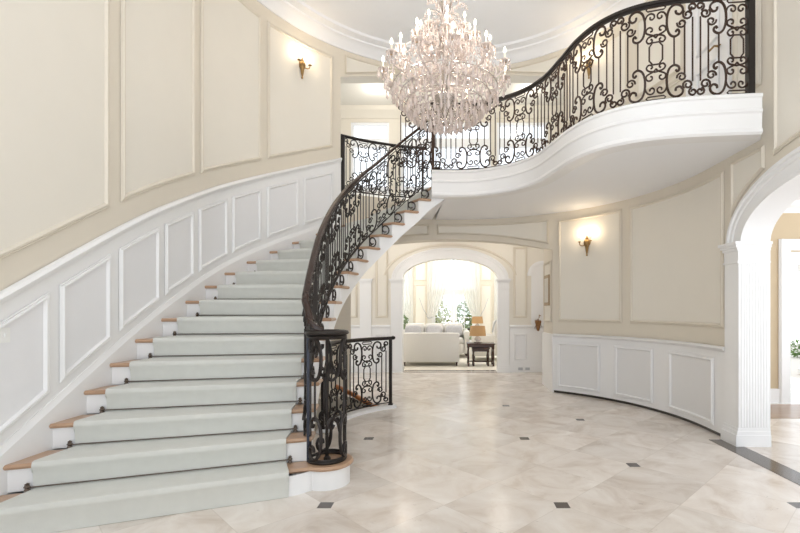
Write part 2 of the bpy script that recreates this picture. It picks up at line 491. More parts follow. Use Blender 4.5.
# upstairs right wall
for a, b in ((566, 628), (636, 684)):
    wall_panel(W, s_at(a), s_at(b), const(ZF2+1.12), const(ZPT), wr, n=14)
run_mold(W, SE-SL_UP+.02, s_at(688), const(ZF2+.98), RAILP, 40).build('chair_rail', 'stile', wr)
run_mold(W, SE-SL_UP+.02, s_at(688), const(ZF2), [(0, 0), (0, .02), (.16, .02), (.18, 0)], 40).build('skirt_board', 'white', wr)
wall_panel(W, s_at(735), s_right(4.45), const(ZF2+.2), const(ZPT), wr, n=8)
# spandrel panels over the back openings
for sg in (-1, 1):
    f = lambda x: s_x(x)
    a, b = sorted((f(sg*1.84), f(sg*.85)))
    wall_panel(W, a, b, lambda s: zup(s)+.045, const(ZPT+.11), wb, scale=.6, n=12)
a, b = s_x(-1.66), s_x(-.42); wall_panel(W, a, b, lambda s: zlow(s)+.09, const(3.0), wb, scale=.7, n=16)
a, b = s_x(-.28), s_x(1.68); wall_panel(W, a, b, lambda s: zlow(s)+.09, const(3.0), wb, scale=.7, n=20)

# crown and ceiling
crown = MB(); crown.loft([[W(s, o, z) for o, z in ((-.02, ZTOP), (.03, ZTOP), (.045, ZTOP+.03), (.075, ZTOP+.05), (.11, ZTOP+.09), (.16, ZTOP+.12), (.2, ZTOP+.125), (.21, ZTOP+.15), (.34, ZTOP+.155), (.36, ZTOP+.19), (-.02, ZTOP+.2))] for s in [-7]+lin(0, SE, 64)+[SE+7]], True, True)
struct(crown, 'trim_1', 'ceil', None, 50)
cm = MB(); cm.prism([(-3.4, -1.6), (3.4, -1.6), (3.4, 8.9), (-3.4, 8.9)], ZCEIL, ZCEIL+.15)
struct(cm, 'ceiling', 'ceil')

# ------------------------------------------------------------------ floors
def poly_mesh_hole(outer, hole, z):
    bm = bmesh.new()
    def loop(P):
        vs = [bm.verts.new((x, y, z)) for x, y in P]
        return [bm.edges.new((vs[i], vs[(i+1) % len(vs)])) for i in range(len(vs))]
    es = loop(outer)+loop(hole)
    bmesh.ops.triangle_fill(bm, use_beauty=True, use_dissolve=False, edges=es)
    bm.verts.index_update()
    m = MB(); m.add([v.co[:] for v in bm.verts], [[v.index for v in f.verts] for f in bm.faces]); bm.free(); return m
RG = 1.50
hole = [(-RG*.965*cos(a), CY+RG*.965*sin(a)) for a in lin(radians(-8), radians(54), 14)]
hole += [(-2.85*cos(a), CY+2.85*sin(a)) for a in lin(radians(50), radians(-2), 14)]
fm = poly_mesh_hole([(-4.8, -1.6), (7.2, -1.6), (7.2, 10.72), (-4.8, 10.72)], hole, 0)
struct(fm, 'floor', 'floor', None, 0)
hw = MB(); hw.loft([[(x, y, -1.7) for x, y in hole], [(x, y, 0) for x, y in hole]], True, False)
struct(hw, 'wall_basement', 'panel')
hb = MB(); hb.prism(hole, -1.72, -1.7); struct(hb, 'floor_basement', 'oak')
# dark marble border lines
bm_ = MB(); bm_.box(2.81, R, -1.6, 4.98, .0, .003); struct(bm_, 'trim_2', 'marble')
bm_ = MB()
bm_.box(-1.1, 1.1, 10.36, 10.43, 0, .003); bm_.box(-1.1, 1.1, 10.60, 10.72, 0, .004)
struct(bm_, 'trim_3', 'marble')
bm_ = MB(); bm_.box(R+.26, 5.3, 5.95, 6.84, 0, .003); struct(bm_, 'trim_4', 'brownfloor')

# upper floor slab: balcony ring + gallery
E_rail = catmull([(-.30, 6.665, 0), (.05, 6.69, 0), (.45, 6.62, 0), (.88, 6.36, 0), (1.17, 5.97, 0), (1.31, 5.5, 0), (1.40, 5.12, 0), (1.55, 4.80, 0), (1.8, 4.57, 0), (2.15, 4.44, 0), (2.55, 4.38, 0), (2.90, 4.345, 0)], 10)
BR = Path(E_rail)
NB = 90
edge = [BR.at(BR.L*i/NB) - BR.nrm(BR.L*i/NB)*.10 for i in range(NB+1)]
edge = [Vector((min(p.x, R-.005), p.y, 0)) for p in edge]
outer_s = lin(Os(18), s_right(4.50), NB)
slab = MB()
slab.loft([[Vector((e.x, e.y, ZSOF)), Vector((e.x, e.y, ZF2)), W(s, -.02, ZF2), W(s, -.02, ZSOF)] for e, s in zip(edge[4:], outer_s[4:])], True, True)
struct(slab, 'floor_balcony', 'soffit')
gal = [W(s, -.03, 0) for s in lin(SL_UP-.1, SE-SL_UP+.1, 40)]
gp = [(p.x, p.y) for p in gal]+[(4.7, 7.7), (4.7, 10.75), (-4.7, 10.75), (-4.7, 7.7)]
gm = MB(); gm.prism(gp, ZSOF, ZF2); struct(gm, 'floor_gallery', 'soffit')
# fascia (left of travel is the wall side, so the void is negative side)
FP = [(.17, ZF2+.012), (-.012, ZF2+.012), (-.022, ZF2), (-.022, ZF2-.02), (-.008, ZF2-.03), (-.008, ZF2-.13), (-.018, ZF2-.14), (-.022, ZF2-.16), (-.008, ZF2-.175), (-.004, ZF2-.31), (-.016, ZF2-.325), (-.02, ZF2-.35), (.0, ZF2-.37), (.17, ZF2-.37)]
struct(sweep([Vector((p.x, p.y, 0)) for p in edge], FP), 'trim_5', 'white')
# gallery back wall with windows, gallery ceiling
GYB = 10.42
def G(x, off, z): return Vector((x, GYB-off, z))
gw = MB()
GW = ((-2.32, -1.44), (-1.18, .9), (1.02, 2.2))
xb = [-4.7]
for a, b in GW: xb += [a, b]
xb += [4.7]
for i in range(0, len(xb), 2): gw.box(xb[i], xb[i+1], GYB, GYB+.2, ZF2, ZCEIL)
for a, b in GW:
    gw.box(a, b, GYB, GYB+.2, ZF2, ZF2+.35); gw.box(a, b, GYB, GYB+.2, 5.72, ZCEIL)
struct(gw, 'wall_gallery', 'stile')
for k, (a, b) in enumerate(GW):
    wf = MB()
    for (x0, x1, z0, z1) in ((a, a+.06, 3.78, 5.72), (b-.06, b, 3.78, 5.72), (a+.06, b-.06, 5.66, 5.72), (a+.06, b-.06, 3.78, 3.86), (a+.06, b-.06, 5.16, 5.36)):
        wf.box(x0, x1, GYB+.02, GYB+.12, z0, z1)
    w = struct(wf, 'window_%d' % (k+1), 'white')
    g = MB(); g.box(a+.05, b-.05, GYB+.07, GYB+.075, 3.84, 5.68); g.build('pane', 'glass', w)
gc = MB(); gc.prism([(p[0], p[1]+.02) for p in gp], ZCEIL-.02, ZCEIL+.1); struct(gc, 'ceiling_gallery', 'panel')
gcr = MB(); gcr.loft([[Vector((x, GYB-o, z)) for o, z in ((0, 5.8), (.03, 5.8), (.06, 5.88), (.14, 5.95), (.16, 6.04), (0, 6.04))] for x in (-4.7, 4.7)], True, True)
struct(gcr, 'trim_6', 'stile')
for sx in (-1, 1):
    e = MB(); e.box(*sorted((sx*4.7, sx*4.6)), 7.75, 10.42, 0, ZCEIL); struct(e, 'wall_hall_left' if sx < 0 else 'wall_hall_right', 'panel')

# ------------------------------------------------------------------ hall back wall with arch to the sitting room
HY = 10.4
def B(x, off, z): return Vector((x, HY-off, z))
XC = -.045; HA = 1.10
def hell(x, d=0): return 2.12+(.48+d)*sqrt(max(1-((x-XC)/(HA+d))**2, 0))
hx = [XC-HA*cos(pi*i/40) for i in range(41)]
NX0, NX1 = 1.82, 2.5      # niche / doorway on the right
hwall = join(strip(B, -4.7, XC-HA, const(0), const(ZSOF), .25, 1), strip_list(B, hx, lambda x: hell(x), const(ZSOF), .25),
             strip(B, XC+HA, 4.7, const(0), const(ZSOF), .25, 1))
hb_ = struct(hwall, 'wall_hall', 'panel')
# archivolt + pilasters of the sitting-room arch (one trim)
def archivolt(mp, sc, a, b, zs, width, prof, n=48):
    m = MB(); rings = []
    for i in range(n+1):
        t = pi*i/n
        rings.append([mp(sc-(a+d)*cos(t), o, zs+(b+d)*sin(t)) for d, o in prof])
    m.loft(rings, True, True); return m
AVP = [(-.01, -.02), (-.01, .03), (.02, .03), (.025, .022), (.15, .022), (.155, .034), (.19, .034), (.2, .05), (.23, .05), (.24, .03), (.24, -.02)]
av = archivolt(B, XC, HA, .48, 2.12, .24, AVP)
t7 = struct(av, 'trim_7', 'white')
def pilaster(parent, mpx, s0, s1, depth0, depth1, ztop, fluted_face=True):
    """box pilaster in wall coords: s range, off range"""
    m = MB()
    def bx(a, b, o0, o1, z0, z1):
        P = [mpx(a, o0, z0), mpx(b, o0, z0), mpx(b, o1, z0), mpx(a, o1, z0), mpx(a, o0, z1), mpx(b, o0, z1), mpx(b, o1, z1), mpx(a, o1, z1)]
        m.add(P, [(0,3,2,1),(4,5,6,7),(0,1,5,4),(1,2,6,5),(2,3,7,6),(3,0,4,7)])
    bx(s0, s1, depth0, depth1-.02, .19, ztop-.2)
    m.build('pilaster_shaft', 'white', parent)
    m = MB(); 
    bx(s0-.015, s1+.015, depth0, depth1+.015, 0, .12); bx(s0-.008, s1+.008, depth0, depth1, .12, .16); bx(s0-.003, s1+.003, depth0, depth1-.01, .16, .19)
    m.build('pilaster_base', 'white', parent)
    m = MB()
    bx(s0-.006, s1+.006, depth0, depth1-.005, ztop-.22, ztop-.20); bx(s0-.001, s1+.001, depth0, depth1-.015, ztop-.20, ztop-.09)
    bx(s0-.008, s1+.008, depth0, depth1, ztop-.09, ztop-.06); bx(s0-.02, s1+.02, depth0, depth1+.02, ztop-.06, ztop-.03); bx(s0-.035, s1+.035, depth0, depth1+.035, ztop-.03, ztop)
    m.build('capital', 'white', parent)
pilaster(t7, B, XC-HA-.25, XC-HA+.01, -.27, .06, 2.13)
pilaster(t7, B, XC+HA-.01, XC+HA+.25, -.27, .06, 2.13)
pilaster(t7, B, -2.10, -1.84, -.02, .06, 2.13)
# panels with an arch-following moulding either side
def arch_panel(x0, x1, d):
    wall_panel(B, x0, x1, const(1.24), lambda x: 2.86, hb_, n=6)
arch_panel(-1.75, -1.46, 0)
arch_panel(1.40, 1.72, 0)
arch_panel(-2.42, -2.16, 0)
ap = MB(); ap.loft([[B(XC-(HA+.38+d)*cos(t), o, 2.12+(.48+.28+d)*sin(t)) for d, o in ((0, 0), (0, .015), (.02, .025), (.04, .02), (.06, 0))] for t in lin(.12, pi-.12, 40)], True, True)
ap.build('arch_moulding', 'stile', hb_)
for x0, x1 in ((-4.6, -2.1), (-1.84, XC-HA-.26), (XC+HA+.26, 4.6)):
    wz = MB(); wz.box(x0, x1, HY-.02, HY, 0, 1.04); wz.build('wainscot', 'white', hb_)
    run_mold(B, x0, x1, const(1.0), RAILP, 1).build('chair_rail', 'white', hb_)
    wz = MB(); wz.box(x0, x1, HY-.035, HY, 0, .16); wz.build('skirt_board', 'white', hb_)
for x0, x1 in ((1.42, 1.70), (-1.75, -1.46)):
    wall_panel(B, x0, x1, const(.28), const(.88), hb_, 'white', 'wpanel', base=.02, scale=.7, n=4)
# the side pier seen edge-on right of the hall (the passage reveal)
pr = MB(); pr.box(1.76, 2.0, 7.95, 8.74, 0, ZSOF); pier = struct(pr, 'wall_pier', 'stile')
def PV(y, off, z): return Vector((1.76-off, y, z))
wz = MB(); wz.box(1.735, 1.76, 7.86, 8.75, 0, 1.0); wz.build('wainscot', 'white', pier)
wall_panel(PV, 8.05, 8.66, const(1.2), const(2.3), pier, scale=.8)
# arched white niche behind it
def NB_(x, off, z): return Vector((x, 9.75-off, z))
nv = archivolt(B, 2.06, .26, .26, 2.2, .1, [(-.01, 0), (-.01, .03), (.05, .04), (.08, .03), (.08, 0)], 24)
t8 = struct(nv, 'trim_8', 'white')
wz = MB(); wz.grid([[B(2.06-.25*cos(t), .006, 0), B(2.06-.25*cos(t), .006, 2.2+.25*sin(t))] for t in lin(0.001, pi-.001, 20)]); wz.build('niche_back', 'white', t8)

# ------------------------------------------------------------------ arch in the right wall
# s runs with -y on this side
def RW(y, off, z): return Vector((R-off, y, z))
av = archivolt(RW, AYC, AA, .50, 2.12, .24, [(-.01, -TH-.03), (-.01, .03), (.02, .03), (.03, .022), (.13, .022), (.14, .034), (.18, .034), (.19, .05), (.22, .05), (.23, .03), (.23, -.01)])
t9 = struct(av, 'trim_9', 'white')
for y0, y1, fy in ((AY1-.01, AY1+.235, AY1-.01), (AY0-.235, AY0+.01, AY0+.01)):
    pilaster(t9, RW, y0, y1, -TH-.03, .07, 2.13)
    # reeded jamb face
    sg = -1 if y0 > 3 else 1
    m = MB(); rows = []
    fx0, fx1 = R-.03, R+TH+.01
    yy = (y0-.0) if sg < 0 else (y1+.0)
    for i in range(61):
        x = fx0+(fx1-fx0)*i/60; ph = (i % 6)/6
        d = .006*(abs(sin(pi*ph)) if i % 6 else 0)
        rows.append([(x, yy+sg*d, .2), (x, yy+sg*d, 1.9)])
    m.grid(rows); m.build('reeding', 'white', t9, 80)

# room past that arch: tan wall with a cased doorway to a terrace
RY = 6.95
tw = MB(); tw.box(R+.1, 5.13, RY, RY+.2, 0, 3.05); tw.box(5.13, 6.9, RY, RY+.2, 2.33, 3.05); tw.box(6.9, 7.4, RY, RY+.2, 0, 3.05)
wt = struct(tw, 'wall_side_room', 'tan')
m = MB(); m.box(4.98, 5.15, RY-.03, RY, 0, 2.5); m.box(5.15, 6.9, RY-.03, RY, 2.33, 2.5); m.box(5.10, 5.15, RY, RY+.2, 0, 2.36); m.box(5.0, 5.04, RY-.045, RY-.03, 0, 2.5); m.build('door_casing', 'white', wt)
m = MB(); m.box(R+.26, 4.98, RY-.025, RY, 0, .22); m.build('skirt_board', 'white', wt)
m = MB(); m.loft([[Vector((x, RY-o, z)) for o, z in ((0, 2.9), (.02, 2.9), (.05, 2.96), (.12, 3.0), (.14, 3.06), (0, 3.06))] for x in (R+.2, 7.3)], True, True); m.build('crown_moulding', 'white', wt)
m = MB(); m.box(R+.2, 7.4, -1.6, RY+.2, 3.06, 3.2); struct(m, 'ceiling_side_room', 'ceil')
m = MB(); m.box(4.9, 16, RY+.2, 19, -.06, -.01); struct(m, 'floor_terrace', 'terrace')
m = MB(); m.box(7.7, 7.85, 9.9, 10.05, 0, 2.4); m.box(5.0, 12, 9.9, 10.1, 2.4, 2.62); m.box(7.66, 7.89, 9.86, 10.09, 0, .12); m.box(7.66, 7.89, 9.86, 10.09, 2.28, 2.4)
struct(m, 'trim_10', 'white')

def leafy(mb, c, rx, ry, rz, n, sz):
    for _ in range(n):
        while True:
            p = Vector((random.uniform(-1, 1), random.uniform(-1, 1), random.uniform(-1, 1)))
            if p.length < 1: break
        p = Vector((c[0]+p.x*rx, c[1]+p.y*ry, c[2]+p.z*rz))
        a = Vector((random.gauss(0, 1), random.gauss(0, 1), random.gauss(0, 1))).normalized(); b = a.orthogonal().normalized()
        s = sz*random.uniform(.6, 1.3)
        mb.add([p-a*s, p+b*s*.45, p+a*s, p-b*s*.45], [(0, 1, 2, 3)])
def plant(name, label, cat, loc, rx, rz, n, sz, mat, group=None, trunk=0):
    e = empty(name, loc, label, cat, group)
    m = MB(); leafy(m, (loc[0], loc[1], loc[2]+trunk+rz), rx, rx, rz, n, sz); m.build('foliage', mat, e, 0, False)
    m = MB(); m.tube([(loc[0], loc[1], loc[2]), (loc[0]+.02, loc[1], loc[2]+trunk+rz)], .02+.03*rx, 6); m.build('stem', 'bark', e)
plant('shrub', 'rounded green shrub on the terrace seen just past the doorway casing at right', 'shrub', (10.45, 13.6, -.01), .42, .28, 260, .07, 'leaf', 'terrace shrubs')
plant('shrub', 'taller spiky green shrub at the right edge of the terrace', 'shrub', (11.3, 13.8, -.01), .36, .42, 240, .09, 'leaf', 'terrace shrubs')

# ------------------------------------------------------------------ white door upstairs
d0, d1 = s_right(5.68), s_right(5.02)
dm = MB()
def wbox(m, s0, s1, o0, o1, z0, z1, n=4):
    m.loft([[W(s, o0, z0), W(s, o1, z0), W(s, o1, z1), W(s, o0, z1)] for s in lin(s0, s1, n)], True, True)
wbox(dm, d0, d1, -.01, .02, ZF2, 5.5)
door = struct(dm, 'door_1', 'white')
m = MB(); wbox(m, d0-.1, d0, -.01, .04, ZF2, 5.6); wbox(m, d1, d1+.1, -.01, .04, ZF2, 5.6); wbox(m, d0, d1, -.01, .04, 5.5, 5.6); m.build('door_casing', 'white', door)
for z0, z1 in ((3.6, 4.3), (4.5, 5.38)):
    frame_mb(lambda s, o, z: W(s, o+.02, z), panel_poly(d0+.1, d1-.1, const(z0), const(z1), 3), scale=.6).build('door_moulding', 'white', door)
m = MB(); c = W(s_right(5.12), .02, 4.39); m.lathe([(.03, 0), (.03, .008), (.0, .012)], (c.x, c.y, c.z), 10)
m.tube([c, c+Vector((-.06, 0, 0)), c+Vector((-.065, .11, -.005))], .012, 6); m.build('door_handle', 'brass', door)

# ------------------------------------------------------------------ staircase
st = empty('staircase', (-2.1, 3.2, 0), 'curved flight of oak treads and white risers winding up the left wall to the balcony', 'staircase')
def line(n):
    a = I(n); b = W(Os(n), -.01, 0); a = Vector((a.x, a.y, 0)); b = Vector((b.x, b.y, 0)); return a, b
def fwd(n):
    a, b = line(n); t = (b-a).normalized(); f = Vector((-t.y, t.x, 0))
    c, d = line(n+1 if n < 18 else n-1); s = ((c+d)/2-(a+b)/2)*(1 if n < 18 else -1)
    if f.dot(s) > 0: f = -f
    return f            # points downhill
NC = Vector((-1.03, 3.75, 0))
def edge_in(n0, n1, k, out):   # inner edge samples shifted to the void by out
    P = []
    for n in lin(n0, n1, k):
        p = I(n); q = I(n+.05)-I(n-.05); q.z = 0; q.normalize(); nl = Vector((-q.y, q.x, 0))
        if nl.dot(Vector((0, CY, 0))-p) < 0 and n > 6: nl = -nl
        if n <= 6 and nl.x < 0: nl = -nl
        P.append(Vector((p.x, p.y, 0))+nl*out)
    return P
TT = .034
for n in range(1, 18):
    a, b = line(n); c, d = line(n+1); f = fwd(n); f2 = fwd(n+1); z = H*n
    back = -.02
    outer = [W(s, -.01, 0) for s in lin(Os(n), Os(n+1), 4)]
    outer = [Vector((p.x, p.y, 0)) for p in outer]
    if n == 1:
        arc = [NC+Vector((.215*cos(t), .215*sin(t), 0)) for t in lin(radians(-112), radians(115), 20)]
        inner = arc + [c-f2*.03]
    else: inner = edge_in(n, n+1, 4, .0)
    poly = [outer[0]+f*.0] + inner + outer[1:][::-1]
    pl = [(p.x, p.y) for p in poly]
    m = MB()
    rings = []
    cen = sum((Vector(p) for p in pl), Vector((0, 0)))/len(pl)
    for zz, ins in ((z-TT, .012), (z-TT+.008, .003), (z-TT/2, 0), (z-.008, .003), (z, .012)):
        q = offset_poly([Vector(p) for p in pl], ins) if True else pl
        rings.append([(p.x, p.y, zz) for p in q])
    # orientation safeguard: offset_poly insets for counter-clockwise outlines
    area = sum(pl[i-1][0]*pl[i][1]-pl[i][0]*pl[i-1][1] for i in range(len(pl)))
    if area < 0:
        pl = pl[::-1]; rings = [[(p.x, p.y, zz) for p in offset_poly([Vector(p) for p in pl], ins)] for zz, ins in ((z-TT, .012), (z-TT+.008, .003), (z-TT/2, 0), (z-.008, .003), (z, .012))]
    m.loft(rings, True, True); m.build('tread', 'oak', st)
for n in range(1, 19):
    a, b = line(n); f = fwd(n); z0 = H*(n-1)+ (0 if n > 1 else 0); z1 = H*n-TT
    m = MB()
    if n == 1:
        P = [b-f*.03, a-f*.03]+[NC+Vector((.185*cos(t), .185*sin(t), 0)) for t in lin(radians(-112), radians(115), 20)]
        m.loft([[Vector((p.x, p.y, 0)), Vector((p.x, p.y, z1))] for p in P], False)
    else:
        t = (b-a).normalized(); a2 = a+t*.03
        q = [a2-f*.03, b-f*.03, b-f*.05, a2-f*.05]
        m.prism([(p.x, p.y) for p in q], z0, z1 if n < 18 else ZF2-.001)
    m.build('riser', 'white', st)
# cut stringer on the open side, soffit below
DROP = .335
m = MB(); k = 6
def zbot(n): return max(0.0, H*n-DROP)
for n in range(1, 18):
    n0 = n if n > 1 else 1.35
    q0 = edge_in(n0, n+1, k, -.035); q1 = edge_in(n0, n+1, k, -.075); zt = H*n-TT
    m.loft([[Vector((p.x, p.y, min(zbot(v), zt-.01))), Vector((p.x, p.y, zt)), Vector((r_.x, r_.y, zt)), Vector((r_.x, r_.y, min(zbot(v), zt-.01)))] for p, r_, v in zip(q0, q1, lin(n0, n+1, k))], True, True)
m.build('stringer', 'white', st)
m = MB(); rows = []
for v in lin(1.8, 18.4, 110):
    p = edge_in(min(v, 18), min(v, 18)+1e-4, 1, -.035)[0]; o = W(Os(v), -.01, 0); zz = zbot(v)
    if v > 17.5: zz = min(zz, ZSOF)
    rows.append([Vector((p.x+(o.x-p.x)*t, p.y+(o.y-p.y)*t, zz)) for t in lin(0, 1, 8)])
m.grid(rows); m.build('soffit', 'soffit', st)

# carpet runner
MO, MI = .21, .20
def cw(n, w):      # point across the runner, w 0 inner 1 outer
    a, b = line(n); t = (b-a).normalized(); L_ = (b-a).length
    mi = .045 if n == 1 else MI
    return a+t*(mi+(L_-mi-MO)*w)
CT = .014
def runner_rows(w):
    P = []
    for n in range(1, 18):
        f, f2 = fwd(n), fwd(n+1); z = H*n
        p = cw(n, w); q = cw(n+1, w)
        zb = H*(n-1)+(CT if n > 1 else .002)
        P += [p-f*(.03-CT)+Vector((0, 0, zb)), p-f*(.026-CT)+Vector((0, 0, zb+.03)), p-f*(.02-CT)+Vector((0, 0, z-.06)), p+f*(CT-.004)+Vector((0, 0, z-.035)), p+f*(CT+.002)+Vector((0, 0, z-.014)),
              p+f*(.006)+Vector((0, 0, z+CT*.7)), p-f*.02+Vector((0, 0, z+CT)), p.lerp(q, .55)+Vector((0, 0, z+CT+.001)), q-f2*(.03-CT)+Vector((0, 0, z+CT))]
    p = cw(18, w); f = fwd(18); P += [p-f*(.03-CT)+Vector((0, 0, H*17+CT+.01)), p-f*(.03-CT)+Vector((0, 0, ZF2-.03)), p+Vector((0, 0, ZF2+CT)), p-f*.3+Vector((0, 0, ZF2+CT))]
    return P
m = MB()
cols = [runner_rows(w) for w in lin(0, 1, 8)]
down = lambda P: [p-Vector((0, 0, CT)) for p in P]
m.grid([down(cols[0])]+cols+[down(cols[-1])])
tag(m.build('stair_runner', 'carpet', None, 45), 'pale grey-green carpet runner running down the middle of the curved stairs', 'carpet runner')
sm = MB()
a_, b_ = cw(1, 0), cw(1, 1); f = fwd(1)
# stair rods
ordw = ['first', 'second', 'third', 'fourth', 'fifth', 'sixth', 'seventh', 'eighth', 'ninth', 'tenth', 'eleventh', 'twelfth', 'thirteenth', 'fourteenth']
for n in range(2, 14):
    f = fwd(n); z = H*(n-1)+CT+.014
    a, b = cw(n, 0)-f*.004, cw(n, 1)-f*.004; t = (b-a).normalized()
    e = empty('stair_rod', (a+b)/2+Vector((0, 0, z-.012)), 'thin dark carpet rod in the %s step corner above the floor' % ordw[n-2], 'stair rod', 'stair rods holding the runner')
    m = MB(); m.tube([a-t*.035+Vector((0, 0, z)), b+t*.035+Vector((0, 0, z))], .0048, 8); m.build('rod', 'darkrod', e)
    for q in (a-t*.03, b+t*.03):
        m = MB(); m.lathe([(.004, -.03), (.02, -.026), (.012, -.01), (.02, 0), (.012, .012), (.015, .02), (.0, .03)], (q.x, q.y, z+.004), 8); m.build('bracket', 'darkrod', e)

# ------------------------------------------------------------------ wrought iron
def spiral(c, r, a0, turns, sx=1, n=14, shrink=.35):
    return [(c[0]+sx*r*(1-(1-shrink)*i/n)*cos(a0+turns*2*pi*i/n), c[1]+r*(1-(1-shrink)*i/n)*sin(a0+turns*2*pi*i/n)) for i in range(n+1)]
CS = [(.185, .285), (.198, .265), (.216, .282), (.21, .314), (.17, .332), (.125, .30), (.103, .22), (.105, .12), (.13, .045), (.18, .012), (.235, .03), (.252, .075), (.225, .112), (.19, .10), (.185, .072)]
def module_curves(h, wscale=1.0):
    """ornament: list of (points (u,v), radius); v from 0..h; mirrored four ways"""
    k = h/.95; out = []
    def add(P, r=.009):
        for su in (-1, 1):
            for fl in (0, 1):
                out.append(([(su*u*wscale, (h-v*k) if fl else v*k) for u, v in P], r))
    cs = [(p.x, p.y) for p in catmull([(*p, 0) for p in CS], 3)]
    add(cs, .0125)
    add(spiral((.240, .205), .046, -pi*.95, -1.2), .0105)
    add(spiral((.298, .122), .050, -pi*.75, -1.25), .011)
    add(spiral((.346, .05), .042, pi*.6, 1.2), .011)
    # curls around the hexagon
    cv = lambda P: [(p.x, p.y) for p in catmull([(*q, 0) for q in P], 3)]
    add(cv([(0, .285), (.03, .292), (.07, .305), (.088, .335), (.07, .364), (.04, .358), (.034, .334), (.05, .325)]), .0095)
    add(cv([(0, .318), (.02, .294), (.06, .275), (.09, .255), (.088, .22), (.062, .203), (.036, .216), (.036, .242), (.054, .247)]), .0095)
    add(cv([(.105, .18), (.10, .12), (.08, .078), (.048, .064), (.02, .078), (.014, .108), (.034, .127), (.056, .115), (.052, .098)]), .0095)
    hexp = [(-.03, .475-.113), (.03, .475-.113), (.0615, .475-.07), (.0615, .475+.07), (.03, .475+.113), (-.03, .475+.113), (-.0615, .475+.07), (-.0615, .475-.07)]
    out.append(([(u*wscale, v*k) for u, v in hexp+hexp[:1]], .009))
    for fl in (0, 1):
        lz = [(-.075, .004), (.075, .004), (.092, .02), (.075, .038), (-.075, .038), (-.092, .02), (-.075, .004)]
        out.append(([(u*wscale, (h-v*k) if fl else v*k) for u, v in lz], .008))
    return out
BARS = [(.17, .33), (.268, .235), (.343, .155)]

def railing_module(parent, fmap, h, wscale=1.0, mat='iron', bars=BARS, sides=(-1, 1), rad=1.0, n=5, umin=-9, umax=9):
    m = MB()
    for P, r in module_curves(h, wscale):
        if max(q[0] for q in P) > umax or min(q[0] for q in P) < umin: continue
        m.tube([fmap(u, v) for u, v in P], r*rad, n)
    m.build('scroll_panel', mat, parent, 60, False)
    k = h/.95
    for su in sides:
        for u, v in bars:
            if not umin < su*u*wscale < umax: continue
            b = MB(); b.tube([fmap(su*u*wscale, v*k), fmap(su*u*wscale, h/2), fmap(su*u*wscale, h-v*k)], .0085*rad, 5); b.build('baluster', mat, parent, 60, False)

def path_rail(parent, path, d0, d1, nmod, base, h, mat, rad=1.0, flip=False):
    w = (d1-d0)/nmod; ws = w/.76
    for i in range(nmod):
        dc = d0+w*(i+.5)
        def fm_(u, v, dc=dc):
            p = path.at(dc+u); return Vector((p.x, p.y, base(dc+u)+v))
        railing_module(parent, fm_, h, ws, mat, rad=rad)
def bar_along(parent, name, path, d0, d1, zf, prof, mat, n=80):
    sweep([Vector((*path.at(d)[:2], zf(d))) for d in lin(d0, d1, n)], prof).build(name, mat, parent, 40)
HR = [(-.03, 0), (-.032, .018), (-.022, .036), (0, .042), (.022, .036), (.032, .018), (.03, 0), (.018, -.008), (-.018, -.008)]
FB = [(-.014, 0), (.014, 0), (.014, .014), (-.014, .014)]
def post(parent, p, z0, z1, r=.018, mat='iron', ball=True):
    m = MB(); m.box(p.x-r, p.x+r, p.y-r, p.y+r, z0, z1)
    m.box(p.x-r*1.5, p.x+r*1.5, p.y-r*1.5, p.y+r*1.5, z0, z0+.02)
    m.build('post', mat, parent)

# balcony railing
br = empty('balcony_railing', (1.31, 5.5, ZF2+.012), 'long black scrollwork railing snaking along the upper balcony edge to the right wall', 'railing')
zb = ZF2+.012
bar_along(br, 'bottom_rail', BR, 0.0, BR.L-.06, const(zb+.03), FB, 'iron')
bar_along(br, 'handrail', BR, -.02, BR.L-.03, const(zb+.985), [(a*.8, b*.9) for a, b in HR], 'iron', 110)
bar_along(br, 'top_rail', BR, 0.0, BR.L-.06, const(zb+.962), FB, 'iron')
for i in range(7):
    dc = BR.L-.17-.735*i
    def fm_(u, v, dc=dc):
        p = BR.at(dc+u); return Vector((p.x, p.y, zb+.045+v))
    railing_module(br, fm_, .92, .735/.76, 'brown_iron', rad=.95, umin=-9, umax=(.105 if i == 0 else 9))
post(br, BR.at(.02), zb, zb+1.0, .022, 'brown_iron'); post(br, BR.at(BR.L-.05), zb, zb+1.02, .03, 'iron')

# stair railing
sr = empty('stair_railing', (-1.3, 4.6, H*5), 'black scrollwork stair railing with dark brown handrail curling down into a round cage newel', 'railing')
def sp(n):
    p = edge_in(n, n+1e-3, 1, -.05-.03*min(1, max(0, (10-n)/4)))[0]; return Vector((p.x, p.y, H*n))
SPT = [sp(n) for n in lin(1.9, 18, 150)]
SR = Path(SPT)
def sz(d): return SR.at(d).z
hp = catmull([(-1.05, 3.70, 1.245), (-1.10, 3.68, 1.265), (-1.15, 3.69, 1.32)], 6)[:-1]+[Vector((p.x, p.y, p.z+1.0)) for p in SPT[6:-4]]+[Vector((-.19, 6.69, zb+1.0))]
sweep(hp, [(a*.95, b*1.0) for a, b in HR]).build('handrail', 'railwood', sr, 40)
bar_along(sr, 'bottom_rail', SR, .05, SR.L-.02, lambda d: sz(d)+.10, FB, 'iron', 120)
bar_along(sr, 'top_rail', SR, .05, SR.L-.05, lambda d: sz(d)+.955, FB, 'iron', 120)
path_rail(sr, SR, .06, SR.L-.06, 6, lambda d: sz(d)+.115, .83, 'iron', .84)
